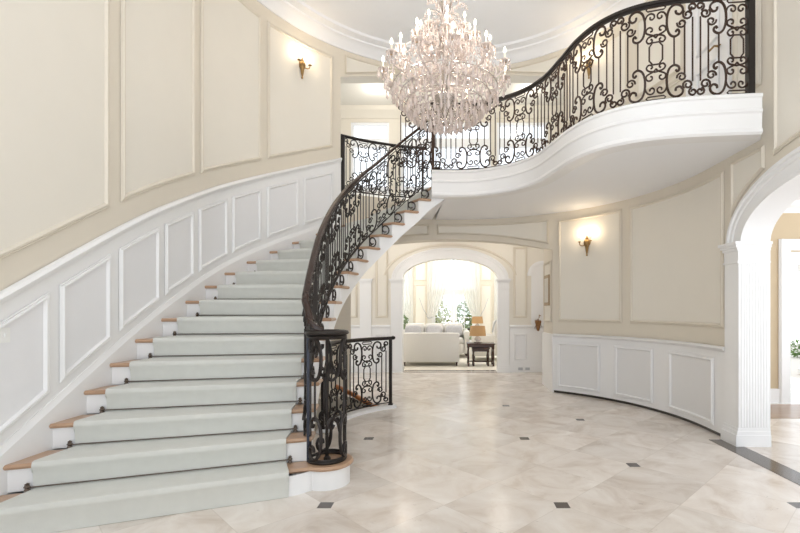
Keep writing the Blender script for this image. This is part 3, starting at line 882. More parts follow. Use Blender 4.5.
for n in range(2, 18):       # scroll foot on each tread
    a, b = sp(n+.28), sp(n+.72)
    m = MB(); d = (b-a); d.z = 0
    z0 = H*n; c = sp(n+.5)
    P = []
    for i in range(17):
        t = i/16; an = -pi/2-.3+t*2*pi*1.15; rr = .072*(1-.55*t)
        q = c+d.normalized()*rr*cos(an); P.append(Vector((q.x, q.y, z0+.078+rr*sin(an))))
    m.tube(P, .010, 5); m.tube([Vector((a.x, a.y, z0)), Vector((a.x, a.y, a.z+.1))], .008, 5)
    m.build('foot_scroll', 'iron', sr, 60, False)
# newel cage
nz0, nz1 = H, 1.235
nw = MB(); nw.lathe([(.03, 0), (.03, .015), (.014, .03), (.014, 1.0), (.03, 1.02)], (NC.x, NC.y, nz0), 10)
newel = nw.build('newel_post', 'iron', sr)
for nm_, z_, rr in (('base_ring', nz0+.012, .148), ('top_ring', nz1-.03, .150)):
    nw = MB(); nw.tube([(NC.x+rr*cos(t), NC.y+rr*sin(t), z_) for t in lin(0, 2*pi-2*pi/36, 35)], .014, 6, True); nw.build(nm_, 'iron', newel)
cap = MB(); cap.lathe([(.05, -.02), (.15, -.02), (.172, -.012), (.178, 0), (.17, .014), (.15, .02), (.11, .02), (.1, .012), (.0, .012)], (NC.x, NC.y, nz1+.0), 32); cap.build('newel_cap', 'iron', newel)
for an in (200, 176):
    fl = MB(); t = radians(an); p = NC+Vector((.15*cos(t), .15*sin(t), 0)); tv = Vector((-sin(t), cos(t), 0))*.024; nv_ = Vector((cos(t), sin(t), 0))*.01
    fl.loft([[p+tv+nv_+Vector((0, 0, z_)), p-tv+nv_+Vector((0, 0, z_)), p-tv-nv_+Vector((0, 0, z_)), p+tv-nv_+Vector((0, 0, z_))] for z_ in (nz0, nz1-.02)], True, True)
    fl.build('flat_post', 'newelsteel', newel)
hN = nz1-nz0-.05
for t0 in (radians(-62), radians(62)):
    def fN(u, v, t0=t0):
        a = t0+u/.15; return Vector((NC.x+.148*cos(a), NC.y+.148*sin(a), nz0+.02+v))
    m = MB()
    k_ = hN/.95; cs_ = [(p.x, p.y*k_) for p in catmull([(*q, 0) for q in CS], 4)]; m_ = [(0, 0)]
    curl = [(p.x, p.y*k_) for p in catmull([(*q, 0) for q in [(.10, .2), (.06, .3), (.0, .33), (-.03, .29), (0, .25), (.03, .28)]], 4)]
    for P, r in [([(su*u*.80, hN-v if fl else v) for u, v in cs_], .013) for su in (-1, 1) for fl in (0, 1)]+[([(u*.8, hN-v if fl else v) for u, v in curl], .011) for fl in (0, 1)]:
        # resample so the long strokes follow the cylinder
        Q = []
        for (u0, v0), (u1, v1) in zip(P, P[1:]):
            kk = max(1, int(abs(u1-u0)/.02)); Q += [(u0+(u1-u0)*i/kk, v0+(v1-v0)*i/kk) for i in range(kk)]
        Q.append(P[-1]); m.tube([fN(u, v) for u, v in Q], r*1.15, 5)
    for u in (-.136, .136): m.tube([fN(u, .31*k_), fN(u, hN-.31*k_)], .009, 5)
    for v in (.012, hN-.012): m.tube([fN(u, v) for u in lin(-.15, .15, 12)], .010, 5)
    m.build('scroll_panel', 'iron' , newel, 60, False)
# guard rail on the upper landing behind the stairs
gr = empty('landing_guard_rail', W(3.45, .0, ZF2), 'black scrollwork guard rail across the upper landing behind the stair top', 'railing')
GR = Path([W(s, -.03, 0) for s in lin(SL_UP+.03, 4.22, 40)])
bar_along(gr, 'bottom_rail', GR, 0, GR.L, const(ZF2+.05), FB, 'iron', 40)
bar_along(gr, 'handrail', GR, -.02, GR.L+.04, const(ZF2+.97), [(a*.9, b*.9) for a, b in HR], 'iron', 40)
path_rail(gr, GR, .05, GR.L-.03, 2, const(ZF2+.065), .9, 'iron', .85)
post(gr, GR.at(0.02), ZF2, ZF2+.99, .034); post(gr, GR.at(GR.L), ZF2, ZF2+.97, .02)
m = MB(); q = GR.at(GR.L+.05); m.lathe([(.0, -.03), (.025, -.02), (.03, 0), (.025, .02), (0, .03)], (q.x, q.y, ZF2+.985), 10); m.build('finial', 'iron', gr)

# low guard rail beneath the stairs, on a white kerb
LG = Path([(-RG*cos(a), CY+RG*sin(a), 0) for a in lin(radians(-6), radians(53.5), 50)])
kb = MB()
struct(sweep([Vector((*LG.at(d)[:2], 0)) for d in lin(0, LG.L+.06, 50)], [(-.07, 0), (-.07, .03), (-.06, .045), (.06, .045), (.07, .03), (.07, 0)]), 'trim_11', 'white')
lg = empty('low_guard_rail', LG.at(LG.L*.6)+Vector((0, 0, .045)), 'short black scrollwork guard rail standing on the floor beside the newel, under the stairs', 'railing')
bar_along(lg, 'bottom_rail', LG, 0, LG.L, const(.075), FB, 'iron', 50)
bar_along(lg, 'handrail', LG, 0, LG.L+.03, const(.995), HR, 'iron', 50)
path_rail(lg, LG, .06, LG.L-.04, 2, const(.09), .89, 'iron')
post(lg, LG.at(LG.L), .045, 1.0, .022); post(lg, LG.at(.02), .045, .98, .018)
m = MB(); q = LG.at(LG.L+.04); m.lathe([(.0, -.03), (.03, -.02), (.036, 0), (.03, .02), (0, .03)], (q.x, q.y, 1.015), 10); m.build('finial', 'iron', lg)
# wooden handrail of the flight going down behind it
m = MB(); P = [Vector((-1.78, 7.02, .24)), Vector((-1.5, 6.94, .13)), Vector((-1.18, 6.84, -.02)), Vector((-1.0, 6.78, -.12))]
m = sweep(P, [(-.03, -.03), (-.035, .01), (-.02, .03), (.02, .03), (.035, .01), (.03, -.03)])
hr_ = m.build('basement_handrail', 'redwood', None)
tag(hr_, 'sloping reddish wooden handrail glimpsed behind the low guard rail under the stairs', 'handrail')
m = MB()
for p in (P[0], P[2]): m.tube([p-Vector((0, 0, .02)), p+Vector((-.0, 0, -1.6))], .012, 6)
m.build('support', 'iron', hr_)

# ------------------------------------------------------------------ chandelier
CC = Vector((-.08, 5.4, 0))
ch = empty('chandelier', (CC.x, CC.y, 3.5), 'huge tiered crystal chandelier with lit candle bulbs hanging in the stairwell', 'chandelier')
m = MB(); m.lathe([(.0, 3.60), (.03, 3.61), (.05, 3.63), (.03, 3.66), (.02, 3.7), (.05, 3.8), (.12, 3.9), (.14, 3.94), (.05, 3.97), (.03, 4.1), (.06, 4.2), (.1, 4.26), (.04, 4.32), (.025, 4.5), (.06, 4.6), (.09, 4.68), (.035, 4.74), (.02, 4.9), (.05, 5.0), (.07, 5.05), (.02, 5.1), (.012, 5.3)], (CC.x, CC.y, 0), 14); m.build('shaft', 'chrome', ch)
m = MB()
for i in range(14):
    zc = 5.3+.055*i; P = [(CC.x+(.02*cos(t) if i % 2 else 0), CC.y+(0 if i % 2 else .02*cos(t)), zc+.035*sin(t)) for t in lin(0, 2*pi*.9, 9)]
    m.tube(P, .005, 4, True)
m.build('chain', 'chrome', ch)
m = MB(); m.lathe([(.02, 6.0), (.08, 6.02), (.12, 6.04), (.14, ZCEIL)], (CC.x, CC.y, 0), 20); m.build('ceiling_canopy', 'chrome', ch)
cups = []; beads = MB(); drops = []
def bead_string(a, b, sag, n, r):
    for i in range(n+1):
        t = i/n; p = a.lerp(b, t)-Vector((0, 0, sag*4*t*(1-t))); beads.gem(p, r, r*1.25)
tiers = [(12, .73, 4.22, 0.13, 4.05), (10, .54, 4.44, .35, 4.30), (8, .29, 4.68, .1, 4.55)]
bulbs = []
for cnt, rad_, zc, a0, zhub in tiers:
    ring = []
    for i in range(cnt):
        t = a0+2*pi*i/cnt; d = Vector((cos(t), sin(t), 0)); q = CC+d*rad_
        arm = MB()
        pts = catmull([CC+d*.05+Vector((0, 0, zhub)), CC+d*rad_*.35+Vector((0, 0, zhub-.05)), CC+d*rad_*.72+Vector((0, 0, zc-.17)), CC+d*rad_*.97+Vector((0, 0, zc-.10)), q+Vector((0, 0, zc-.01))], 5)
        arm.tube(pts, .011, 6)
        am = arm.build('arm', 'crystal', ch)
        dish = MB(); dish.lathe([(.012, -.02), (.03, -.015), (.06, .0), (.064, .008), (.045, .004), (.014, .0)], (q.x, q.y, zc), 10); dish.build('drip_dish', 'crystal', am)
        cup = MB(); cup.lathe([(.012, -.03), (.02, -.012), (.018, .012), (.012, .012)], (q.x, q.y, zc), 8); cup.build('socket_cup', 'brass', am)
        cd = MB(); cd.lathe([(.011, 0), (.011, .085), (.006, .088)], (q.x, q.y, zc+.01), 8); cd.build('candle', 'candle', am)
        bl = MB(); bl.lathe([(.004, 0), (.013, .012), (.015, .025), (.010, .045), (.003, .065), (0, .07)], (q.x, q.y, zc+.095), 8); bl.build('bulb', 'bulb', am)
        bulbs.append(q+Vector((0, 0, zc+.13)))
        for k in range(9):
            a = 2*pi*k/9+t; drops.append((Vector((q.x+.06*cos(a), q.y+.06*sin(a), zc-.002)), .013, .085+.02*(k % 2)))
        ring.append(Vector((q.x, q.y, zc)))
        bead_string(CC+d*.13+Vector((0, 0, zc+.12 if zc > 4.5 else zc+.4)), Vector((q.x, q.y, zc+.01)), .06, 22, .010)
        bead_string(Vector((q.x, q.y, zc-.04)), CC+d*(rad_*.45)+Vector((0, 0, zc-.33)), .05, 14, .010)
        bead_string(Vector((q.x, q.y, zc-.04)), CC+d*.12+Vector((0, 0, zc-.12)), .12, 16, .009)
        p3 = CC+d*(rad_*.8)+Vector((0, 0, zc-.15))
        drops.append((p3, .017, .11)); drops.append((CC+d*(rad_*.55)+Vector((0, 0, zc-.16)), .017, .11)); drops.append((CC+d*(rad_*.97)+Vector((0, 0, zc-.11)), .02, .13))
    for i in range(cnt):
        a, b = ring[i], ring[(i+1) % cnt]
        bead_string(a-Vector((0, 0, .02)), b-Vector((0, 0, .02)), .11, 16, .0095)
        mid = (a+b)/2-Vector((0, 0, .14)); drops.append((mid, .02, .12))
        mid2 = CC+(mid-CC)*1.0; mid2.z = mid.z+.17
        bead_string(a+Vector((0, 0, .0)), CC+((a+b)/2-CC).normalized()*.2+Vector((0, 0, a.z+.3)), .05, 12, .009)
# basket below
for (rr, zz, cnt, h_) in ((.62, 4.03, 42, .13), (.53, 3.95, 38, .14), (.45, 3.86, 34, .15), (.37, 3.79, 30, .15), (.28, 3.73, 24, .14), (.18, 3.68, 16, .13), (.09, 3.65, 9, .11)):
    m = MB(); m.tube([(CC.x+rr*cos(t), CC.y+rr*sin(t), zz+.01) for t in lin(0, 2*pi-2*pi/48, 47)], .006, 5, True); m.build('crystal_ring', 'chrome', ch)
    for i in range(cnt):
        t = 2*pi*i/cnt; drops.append((Vector((CC.x+rr*cos(t), CC.y+rr*sin(t), zz)), .021, h_))
    for i in range(16):
        t = 2*pi*i/16; d = Vector((cos(t), sin(t), 0))
        bead_string(CC+d*rr+Vector((0, 0, zz)), CC+d*(rr+.07)+Vector((0, 0, zz+.13)), .0, 4, .009)
for i in range(16):
    t = 2*pi*i/16; d = Vector((cos(t), sin(t), 0))
    bead_string(CC+d*.1+Vector((0, 0, 4.25)), CC+d*.6+Vector((0, 0, 4.0)), .12, 20, .010)
    bead_string(CC+d*.08+Vector((0, 0, 4.84)), CC+d*.27+Vector((0, 0, 4.66)), .1, 16, .010)
# scattered prisms inside the body
for _ in range(330):
    zz = random.uniform(3.95, 4.82); rmax = interp([3.9, 4.05, 4.25, 4.5, 4.75, 4.95], [.55, .68, .66, .46, .26, .08], zz)
    rr = rmax*sqrt(random.uniform(.12, 1)); t = random.uniform(0, 2*pi)
    drops.append((Vector((CC.x+rr*cos(t), CC.y+rr*sin(t), zz)), random.uniform(.011, .018), random.uniform(.06, .11)))
# plumes at the crown
for i in range(12):
    t = 2*pi*i/12+.2; d = Vector((cos(t), sin(t), 0)); rr = .27 if i % 2 else .17; hh = .24 if i % 2 else .36
    P = catmull([CC+d*.03+Vector((0, 0, 4.74)), CC+d*.06+Vector((0, 0, 4.74+hh*.8)), CC+d*rr*.7+Vector((0, 0, 4.74+hh*1.15)), CC+d*rr+Vector((0, 0, 4.74+hh*.95))], 6)
    m = MB(); m.tube(P, [.006+.006*sin(pi*k/(len(P)-1)) for k in range(len(P))], 5)
    for p in P[6::2]: m.drop(p, .011, .05)
    m.build('plume', 'crystal', ch)
drops.sort(key=lambda q: -(q[1]*q[2])/(q[0].y))
for p, r, h_ in drops[:96]:
    m = MB(); m.drop(p, r, h_); m.build('crystal_drop', 'crystal', ch, 0)
m = MB()
for p, r, h_ in drops[96:]: m.drop(p, r, h_)
m.build('crystal_prisms', 'crystal', ch, 0)['kind'] = 'stuff'
beads.build('bead_strings', 'crystal', ch, 0)['kind'] = 'stuff'

def lamp(name, loc, energy, col, radius):
    l = bpy.data.lights.new(name, 'POINT'); l.energy = energy; l.color = col; l.shadow_soft_size = radius
    o = bpy.data.objects.new(name, l); COL.objects.link(o); o.location = loc; return o
WARM = (1, .78, .52)
for i in range(5):
    t = 2*pi*i/5; lamp('chandelier_light', CC+Vector((.64*cos(t), .64*sin(t), 4.52)), 6.5, (1, .90, .78), .06)

# ------------------------------------------------------------------ wall sconces
def sconce(s, z, label, energy=1.6):
    P0 = W(s, 0, z); nrm = (W(s, .1, z)-P0).normalized(); tan = Vector((0, 0, 1)).cross(nrm)
    e = empty('wall_sconce', W(s, .0, z), label, 'wall light', 'antique brass wall sconces')
    m = MB(); c = W(s, .035, z)
    m.lathe([(.0, -.2), (.012, -.195), (.016, -.18), (.010, -.17), (.022, -.11), (.03, -.05), (.05, -.01), (.052, .03), (.042, .06), (.026, .075), (.03, .09), (.014, .11), (.006, .14), (0, .145)], c, 12); m.build('body', 'brass', e)
    for sg in (-1, 1):
        q = c+tan*sg*.1+nrm*.06; arm = MB()
        arm.tube(catmull([c+Vector((0, 0, .0)), c+tan*sg*.04+nrm*.04+Vector((0, 0, -.03)), c+tan*sg*.085+nrm*.06+Vector((0, 0, -.02)), q+Vector((0, 0, .03))], 5), .008, 6)
        am = arm.build('arm', 'brass', e)
        m = MB(); m.lathe([(.008, .0), (.03, .012), (.026, .016), (.012, .02)], q+Vector((0, 0, .025)), 10); m.build('drip_dish', 'brass', am)
        m = MB(); m.lathe([(.010, 0), (.010, .075), (.005, .078)], q+Vector((0, 0, .04)), 8); m.build('candle', 'candle', am)
        m = MB(); m.lathe([(.004, 0), (.012, .012), (.013, .022), (.008, .042), (0, .06)], q+Vector((0, 0, .118)), 8); m.build('bulb', 'bulb', am)
        lamp('sconce_light', q+nrm*.03+Vector((0, 0, .2)), energy, WARM, .03)
sconce(s_at(301), 5.29, 'brass candle sconce on the upper left wall above the stairs')
sconce(s_at(588), 2.50, 'brass candle sconce on the right wall under the balcony')
sconce(s_at(590), 5.38, 'brass candle sconce on the upper wall behind the balcony railing')

# ------------------------------------------------------------------ small things in hall
e = empty('picture_frame', (1.75, 8.36, 1.55), 'small framed print on the pale pier beside the hall', 'picture')
m = MB(); m.box(1.735, 1.757, 8.16, 8.58, 1.50, 2.06); m.build('frame', 'brass', e)
m = MB(); m.box(1.731, 1.736, 8.21, 8.53, 1.56, 2.0); m.build('print', 'art', e)
e = empty('wall_vase', (1.9, 10.3, 1.1), 'dried brown flower spray in a wall vase at the end of the hall', 'vase')
m = MB(); m.lathe([(.0, -.22), (.03, -.2), (.05, -.1), (.075, .0), (.06, .02)], (1.95, 10.30, 1.16), 12); m.build('vase', 'dried', e)
m = MB()
for i in range(11):
    t = random.uniform(0, 2*pi); rr = random.uniform(.03, .12); p0 = Vector((1.95, 10.3, 1.15)); p1 = p0+Vector((rr*cos(t), -abs(rr*sin(t))*.6, random.uniform(-.12, .16)))
    m.tube([p0, p0.lerp(p1, .5)+Vector((0, 0, .06)), p1], .004, 4)
    leafy(m, p1, .035, .035, .04, 10, .02)
m.build('dried_flowers', 'dried', e, 0, False)
for k, (x, l_) in enumerate(((1.56, 'left hand grey outlet cover in the hall skirting right of the arch'), (1.72, 'right hand grey outlet cover in the hall skirting right of the arch'))):
    m = MB(); m.box(x-.05, x+.05, HY-.045, HY-.035, .05, .11); m.box(x-.035, x-.01, HY-.048, HY-.045, .065, .095); m.box(x+.01, x+.035, HY-.048, HY-.045, .065, .095)
    tag(m.build('outlet', 'grey', None), l_, 'outlet', 'outlets in the hall skirting')
m = MB(); s_ = s_at(2); 
m = MB(); wbox(m, s_-.04, s_+.03, .018, .026, 1.20, 1.30, 1); wbox(m, s_-.01, s_+.005, .026, .034, 1.235, 1.265, 1)
tag(m.build('light_switch', 'plate', None), 'small white switch plate on the white wainscot at the left edge', 'light switch')

# ------------------------------------------------------------------ sitting room beyond
LY = 17.0
m = MB(); m.box(-4.6, 4.6, 10.72, LY+.2, -.05, .0); struct(m, 'floor_sitting_room', 'living_carpet')
def LB(x, off, z): return Vector((x, LY-off, z))
lw = MB(); LZ = 4.2
OP = ((-3.2, -1.5, .5, 3.7), (-.82, .95, 0, 3.9), (1.62, 3.2, .5, 3.7))
xb = [-4.6]
for a, b, c, d in OP: xb += [a, b]
xb.append(4.6)
for i in range(0, len(xb), 2): lw.box(xb[i], xb[i+1], LY, LY+.2, 0, LZ)
for a, b, c, d in OP:
    if c > 0: lw.box(a, b, LY, LY+.2, 0, c)
    lw.box(a, b, LY, LY+.2, d, LZ)
m = MB(); m.box(-4.7, 4.7, 10.65, LY+.2, LZ, LZ+.1); struct(m, 'ceiling_sitting_room', 'ceil')
wlb = struct(lw, 'wall_sitting_room', 'stile')
for x0, x1 in ((-1.40, -.95), (1.05, 1.5)):
    wall_panel(LB, x0, x1, const(2.5), const(3.9), wlb, scale=1.2); wall_panel(LB, x0, x1, const(.5), const(2.38), wlb, scale=1.2)
for sx, nm in ((-1, 'wall_sitting_left'), (1, 'wall_sitting_right')):
    m = MB(); m.box(*sorted((sx*4.6, sx*4.7)), 10.65, LY+.2, 0, LZ); struct(m, nm, 'panel')
# french doors with transom
fr = MB()
X0, X1 = -.82, .95; xm = (X0+X1)/2
fr.box(X0, X0+.08, LY+.05, LY+.15, 0, 3.9); fr.box(X1-.08, X1, LY+.05, LY+.15, 0, 3.9); fr.box(X0, X1, LY+.05, LY+.15, 2.1, 2.22); fr.box(X0, X1, LY+.05, LY+.15, 3.82, 3.9)
fr.box(xm-.03, xm+.03, LY+.06, LY+.14, 2.22, 3.82)
dr = struct(fr, 'door_2', 'white')
for a, b in ((X0+.08, xm-.005), (xm+.005, X1-.08)):
    m = MB(); m.box(a, a+.11, LY+.06, LY+.12, 0, 2.1); m.box(b-.11, b, LY+.06, LY+.12, 0, 2.1); m.box(a+.11, b-.11, LY+.06, LY+.12, 1.97, 2.1); m.box(a+.11, b-.11, LY+.06, LY+.12, 0, .3)
    for k in range(1, 4): m.box(a+.11, b-.11, LY+.08, LY+.11, .3+1.67*k/4-.012, .3+1.67*k/4+.012)
    m.box((a+b)/2-.012, (a+b)/2+.012, LY+.08, LY+.11, .3, 1.97)
    lf = m.build('door_leaf', 'white', dr)
    g = MB(); g.box(a+.1, b-.1, LY+.09, LY+.095, .29, 1.98); g.build('pane', 'glass', lf)
    hd = MB(); hx_ = b-.055 if a < 0 else a+.055; hd.tube([(hx_, LY+.06, 1.0), (hx_, LY+.0, 1.0), (hx_+(-.1 if a < 0 else .1), LY, 1.0)], .012, 6); hd.build('door_handle', 'brass', lf)
g = MB(); g.box(X0+.07, X1-.07, LY+.09, LY+.095, 2.2, 3.84); g.build('pane', 'glass', dr)
for k, (a, b, c, d) in enumerate((OP[0], OP[2])):
    m = MB(); m.box(a, a+.07, LY+.05, LY+.15, c, d); m.box(b-.07, b, LY+.05, LY+.15, c, d); m.box(a, b, LY+.05, LY+.15, c, c+.08); m.box(a, b, LY+.05, LY+.15, d-.08, d)
    for q in range(1, 4): m.box(a+.07, b-.07, LY+.08, LY+.11, c+(d-c)*q/4-.012, c+(d-c)*q/4+.012)
    for q in range(1, 3): m.box(a+(b-a)*q/3-.012, a+(b-a)*q/3+.012, LY+.08, LY+.11, c, d)
    w = struct(m, 'window_%d' % (k+4), 'white'); g = MB(); g.box(a+.06, b-.06, LY+.09, LY+.095, c, d); g.build('pane', 'glass', w)
# sheer curtains
def curtain(xo, wtop, sgn, ytie, label, wlow=.16):
    e = empty('sheer_curtain', (xo, LY-.12, .03), label, 'curtain', 'tied-back sheer curtains')
    rows = []
    for i in range(49):
        z = 3.95-(3.92)*i/48
        if z > ytie:
            t = (z-ytie)/(3.95-ytie); w_ = wlow+(wtop-wlow)*(t**.5)
        else:
            t = (ytie-z)/ytie; w_ = wlow+.16*t
        row = []
        for k in range(49):
            a = k/48; pl_ = sin(a*2*pi*5+.4*sin(z*1.3))*.03*(w_/wtop)**.6
            row.append((xo+sgn*a*w_, LY-.12+pl_, z))
        rows.append(row)
    m = MB(); m.grid(rows); m.build('drape', 'sheer', e, 180)
    m = MB(); m.tube(catmull([(xo-sgn*.02, LY-.06, ytie+.06), (xo+sgn*wlow*.5, LY-.2, ytie), (xo+sgn*(wlow+.03), LY-.1, ytie+.05), (xo+sgn*.0, LY-.05, ytie+.1)], 5), .016, 6)
    if abs(xo) < 1.3: m.tube([(xo-sgn*.0, LY-.06, ytie+.08), (xo-sgn*.16, LY-.03, ytie+.35), (xo-sgn*.30, LY-.02, ytie+.75)], .01, 5); m.build('tieback_cord', 'grey', e)
curtain(-.92, .98, 1, 1.12, 'sheer white curtain tied back at the left side of the french doors')
curtain(1.05, .98, -1, 1.12, 'sheer white curtain tied back at the right side of the french doors')
curtain(-1.44, .95, -1, 1.12, 'sheer white curtain at the far left window of the sitting room')
curtain(1.56, .95, 1, 1.12, 'sheer white curtain at the far right window of the sitting room')
# garden beyond
m = MB(); m.box(-12, 4.8, LY+.2, 40, -.08, -.02); struct(m, 'ground', 'lawn')
for k, (x, y, rx, rz, mt, lb) in enumerate(((-.7, 20.2, .7, .95, 'leaf2', 'yellow-green garden bush seen through the left french door'), (.8, 20.4, .7, 1.0, 'leaf', 'deep green garden bush seen through the right french door'), (-2.2, 20.0, .6, .9, 'leaf', 'green garden bush seen through the far left window'), (2.4, 20.3, .7, .8, 'leaf2', 'garden bush standing outside the far right window'))):
    plant('garden_bush', lb, 'bush', (x, y, -.02), rx, rz, 900, .085, mt, 'bushes in the garden')

# sofa, seen from the back
e = empty('sofa', (-.53, 11.9, 0), 'off-white linen sofa nearest the arch, its plain low back turned to the hall', 'sofa')
m = MB(); m.cbox(-1.27, .19, 11.5, 11.72, .10, .84, .03); m.build('back', 'sofa', e)
m = MB(); m.cbox(-1.12, .04, 11.72, 12.45, .12, .40, .03); m.build('seat_base', 'sofa', e)
for k, (a, b) in enumerate(((-1.11, -.55), (-.53, .03))):
    m = MB(); m.cbox(a, b, 11.73, 12.45, .40, .56, .05); m.build('seat_cushion', 'sofa', e)
for a, b in ((-1.26, -1.12), (.04, .18)):
    m = MB(); m.cbox(a, b, 11.72, 12.45, .12, .66, .05); m.build('arm', 'sofa', e)
for x, y in ((-1.2, 11.55), (.12, 11.55), (-1.2, 12.38), (.12, 12.38)):
    m = MB(); m.tube([(x, y, 0), (x, y, .12)], [.018, .028], 8); m.build('leg', 'espresso', e)
# the sofa across from it, facing the hall
e = empty('sofa', (-.5, 14.2, 0), 'off-white sofa behind the nearer one, facing the hall with patterned cushions along it', 'sofa')
m = MB(); m.cbox(-1.45, .36, 14.32, 14.6, .10, .92, .05); m.build('back', 'sofa', e)
m = MB(); m.cbox(-1.45, .36, 13.5, 14.32, .12, .42, .03); m.build('seat_base', 'sofa', e)
for a, b in ((-1.44, -.86), (-.84, -.26), (-.24, .34)):
    m = MB(); m.cbox(a, b, 13.48, 14.1, .42, .58, .05); m.build('seat_cushion', 'sofa', e)
    m = MB(); m.cbox(a, b, 14.1, 14.31, .58, 1.01, .07); m.build('back_cushion', 'sofa', e)
for x0, x1, xc in ((-1.6, -1.46, -1.54), (.37, .51, .45)):
    m = MB(); m.tube([(xc, 13.44, .68), (xc, 14.5, .70)], .105, 16); m.cbox(x0, x1, 13.5, 14.5, .12, .68, .03); m.build('arm', 'sofa', e)
for x, y in ((-1.5, 13.56), (.42, 13.56), (-1.5, 14.5), (.42, 14.5)):
    m = MB(); m.tube([(x, y, 0), (x, y, .12)], [.018, .028], 8); m.build('leg', 'espresso', e)
for (x, lb) in ((-1.2, 'grey patterned cushion at the left end of the sofa that faces the hall'), (-.55, 'grey patterned cushion in the middle of the sofa that faces the hall'), (.06, 'grey patterned cushion at the right end of the sofa that faces the hall')):
    m = MB(); rings = []
    for i in range(9):
        t = -pi/2+pi*i/8; q = max(cos(t), .02)
        rings.append([(x+.25*q**.35*(abs(cos(a))**.5)*(1 if cos(a) > 0 else -1), 13.98+.07*sin(t), .78+.17*q**.35*(abs(sin(a))**.5)*(1 if sin(a) > 0 else -1)) for a in lin(0, 2*pi-2*pi/24, 23)])
    m.loft(rings, True, True)
    tag(m.build('throw_cushion', 'cushion', None, 60), lb, 'cushion', 'patterned cushions on the sofa')
# armchair
e = empty('armchair', (1.0, 13.3, 0), 'off-white armchair with a carved wooden back rail behind the small table', 'armchair')
m = MB(); m.cbox(.55, 1.5, 12.7, 13.5, .14, .46, .04); m.build('seat_base', 'sofa', e)
m = MB(); m.cbox(.6, 1.3, 12.68, 13.4, .46, .62, .06); m.build('seat_cushion', 'sofa', e)
m = MB(); m.cbox(1.18, 1.45, 12.75, 13.4, .5, 1.12, .07); m.build('back_cushion', 'sofa', e)
m = MB(); m.tube(catmull([(1.5, 12.66, .5), (1.48, 12.66, 1.0), (1.38, 12.66, 1.2), (1.2, 12.66, 1.08), (1.12, 12.66, .8)], 6), .024, 8); m.tube([(1.46, 12.7, .1), (1.5, 12.7, 1.0)], .03, 8); m.build('back_rail', 'grey', e)
m = MB(); m.cbox(.58, 1.2, 12.6, 12.72, .14, .72, .04); m.build('arm', 'sofa', e)
m = MB(); m.cbox(.58, 1.2, 13.45, 13.57, .14, .72, .04); m.build('arm', 'sofa', e)
for x, y in ((.62, 12.7), (1.42, 12.7), (.62, 13.45), (1.42, 13.45)):
    m = MB(); m.tube([(x, y, 0), (x, y, .15)], [.016, .026], 8); m.build('leg', 'espresso', e)
# nest of tables
def turned_leg(x, y, z1): 
    m = MB(); m.lathe([(.026, 0), (.026, .09), (.015, .11), (.02, .16), (.027, .24), (.019, z1*.62), (.015, z1*.78), (.026, z1*.82), (.026, z1)], (x, y, 0), 10); return m
def side_table(x0, x1, y0, y1, z, label):
    e = empty('side_table', ((x0+x1)/2, (y0+y1)/2, 0), label, 'table', 'nest of dark wooden tables')
    m = MB(); m.cbox(x0, x1, y0, y1, z-.035, z, .012); m.build('table_top', 'espresso', e)
    m = MB(); m.box(x0+.04, x1-.04, y0+.03, y0+.05, z-.1, z-.035); m.box(x0+.04, x1-.04, y1-.05, y1-.03, z-.1, z-.035); m.box(x0+.03, x0+.05, y0+.05, y1-.05, z-.1, z-.035); m.box(x1-.05, x1-.03, y0+.05, y1-.05, z-.1, z-.035); m.build('apron', 'espresso', e)
    for x in (x0+.045, x1-.045):
        for y in (y0+.045, y1-.045): turned_leg(x, y, z-.035).build('leg', 'espresso', e)
    m = MB(); m.box(x0+.03, x1-.03, y1-.06, y1-.035, .07, .1); m.box(x0+.03, x0+.055, y0+.04, y1-.04, .07, .1); m.box(x1-.055, x1-.03, y0+.04, y1-.04, .07, .1); m.build('stretcher', 'espresso', e)
side_table(.37, 1.09, 11.42, 11.92, .58, 'larger dark turned-leg table of the nest, with the brown lamp on it')
side_table(.50, .96, 11.46, 11.84, .47, 'smaller dark table tucked beneath the larger one of the nest')
# lamps
def table_lamp(x, y, z, k, label):
    e = empty('table_lamp', (x, y, z), label, 'lamp', 'tan shaded table lamps')
    m = MB(); m.lathe([(.09, 0), (.1, .015), (.04, .03), (.05, .05), (.085, .07), (.09, .1), (.06, .14), (.03, .17), (.02, .2)], (x, y, z), 16); m.v = [(x+(v[0]-x)*k, y+(v[1]-y)*k, z+(v[2]-z)*k) for v in m.v]; m.build('base', 'crystal', e)
    m = MB(); m.tube([(x, y, z+.15*k), (x, y, z+.42*k)], .008, 6); m.build('stem', 'espresso', e)
    m = MB(); m.lathe([(.0, .0), (.1, 0), (.1, .02), (0, .02)], (x, y, z), 12); m.build('foot', 'espresso', e)
    m = MB(); n_ = 24
    m.loft([[(x+r*k*cos(2*pi*i/n_), y+r*k*sin(2*pi*i/n_), z+h_*k) for i in range(n_)] for r, h_ in ((.215, .18), (.185, .43))], True, False); m.build('lamp_shade', 'shade', e)
table_lamp(.66, 11.68, .58, 1.0, 'tan shaded lamp with a glass base on the dark nest of tables')
e = empty('console_table', (.78, 14.95, 0), 'small dark table behind the armchair carrying the rear lamp', 'table')
m = MB(); m.box(.5, 1.06, 14.75, 15.15, .79, .82); m.build('table_top', 'espresso', e)
for x in (.54, 1.02):
    for y in (14.79, 15.11):
        m = MB(); m.box(x-.02, x+.02, y-.02, y+.02, 0, .79); m.build('leg', 'espresso', e)
table_lamp(.83, 14.9, .82, .9, 'tan lamp shade showing just above and behind the front lamp')

# ------------------------------------------------------------------ light
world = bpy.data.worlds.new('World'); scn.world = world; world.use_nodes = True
bg = world.node_tree.nodes['Background']; bg.inputs[1].default_value = 1.65
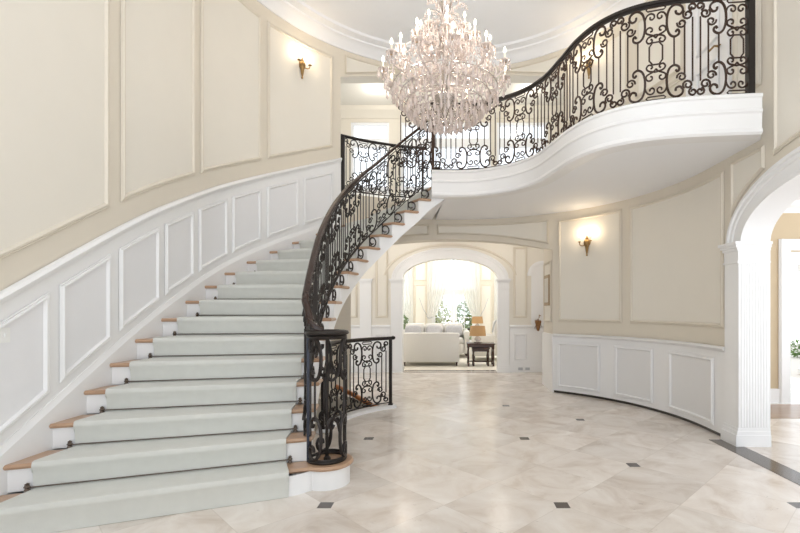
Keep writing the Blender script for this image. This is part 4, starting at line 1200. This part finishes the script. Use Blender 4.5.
# bright overcast sky; lower half made brighter to lift the balcony soffit
_N, _L = world.node_tree.nodes, world.node_tree.links
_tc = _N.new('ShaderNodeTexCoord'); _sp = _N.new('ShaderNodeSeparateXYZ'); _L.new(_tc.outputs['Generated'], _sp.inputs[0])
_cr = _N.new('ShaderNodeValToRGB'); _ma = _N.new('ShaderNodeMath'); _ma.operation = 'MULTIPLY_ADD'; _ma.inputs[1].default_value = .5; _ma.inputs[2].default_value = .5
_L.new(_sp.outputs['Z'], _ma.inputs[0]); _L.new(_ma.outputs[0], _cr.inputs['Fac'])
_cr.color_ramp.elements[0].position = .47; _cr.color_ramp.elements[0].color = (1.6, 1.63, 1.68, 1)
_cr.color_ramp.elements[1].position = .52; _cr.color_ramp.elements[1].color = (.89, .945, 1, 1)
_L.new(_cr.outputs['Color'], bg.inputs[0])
def area(name, loc, rot, sx, sy, energy, col=(1, 1, 1)):
    l = bpy.data.lights.new(name, 'AREA'); l.shape = 'RECTANGLE'; l.size = sx; l.size_y = sy; l.energy = energy; l.color = col
    o = bpy.data.objects.new(name, l); COL.objects.link(o); o.location = loc; o.rotation_euler = rot; return o
for x in (-1.6, 0, 1.6):
    lamp('gallery_fill', (x, 9.5, 5.85), 7, (1, .96, .88), .12)  # unseen fills added to brighten the dark gallery ceiling
# added fill lights under the hall ceiling, no fittings, to brighten the dim hall
for x in (-2.9, -1.0, 1.0, 2.9):
    l = lamp('hall_fill', (x, 9.4, 2.95), 9, (1, .9, .78), .12)

for x, y in ((-1.8, 12.6), (1.8, 12.6), (-1.8, 15.2), (1.8, 15.2)):
    lamp('sitting_room_fill', (x, y, 4.1), 105, (1, .98, .94), .15)  # added fill lights, out of view, that raise the sitting room brightness
cam = bpy.data.cameras.new('Camera'); co = bpy.data.objects.new('Camera', cam); COL.objects.link(co)
co.location = (0, 0, 1.42); co.rotation_euler = (pi/2, 0, 0)
cam.sensor_width = 36; cam.lens = 455/800*36; cam.shift_x = (400-452)/800; cam.shift_y = (310-266.5)/800; cam.clip_start = .05
scn.camera = co
scn.view_settings.view_transform = 'Standard'; scn.view_settings.look = 'None'; scn.view_settings.gamma = 1; scn.view_settings.use_curve_mapping = False
scn.view_settings.exposure = 0.08
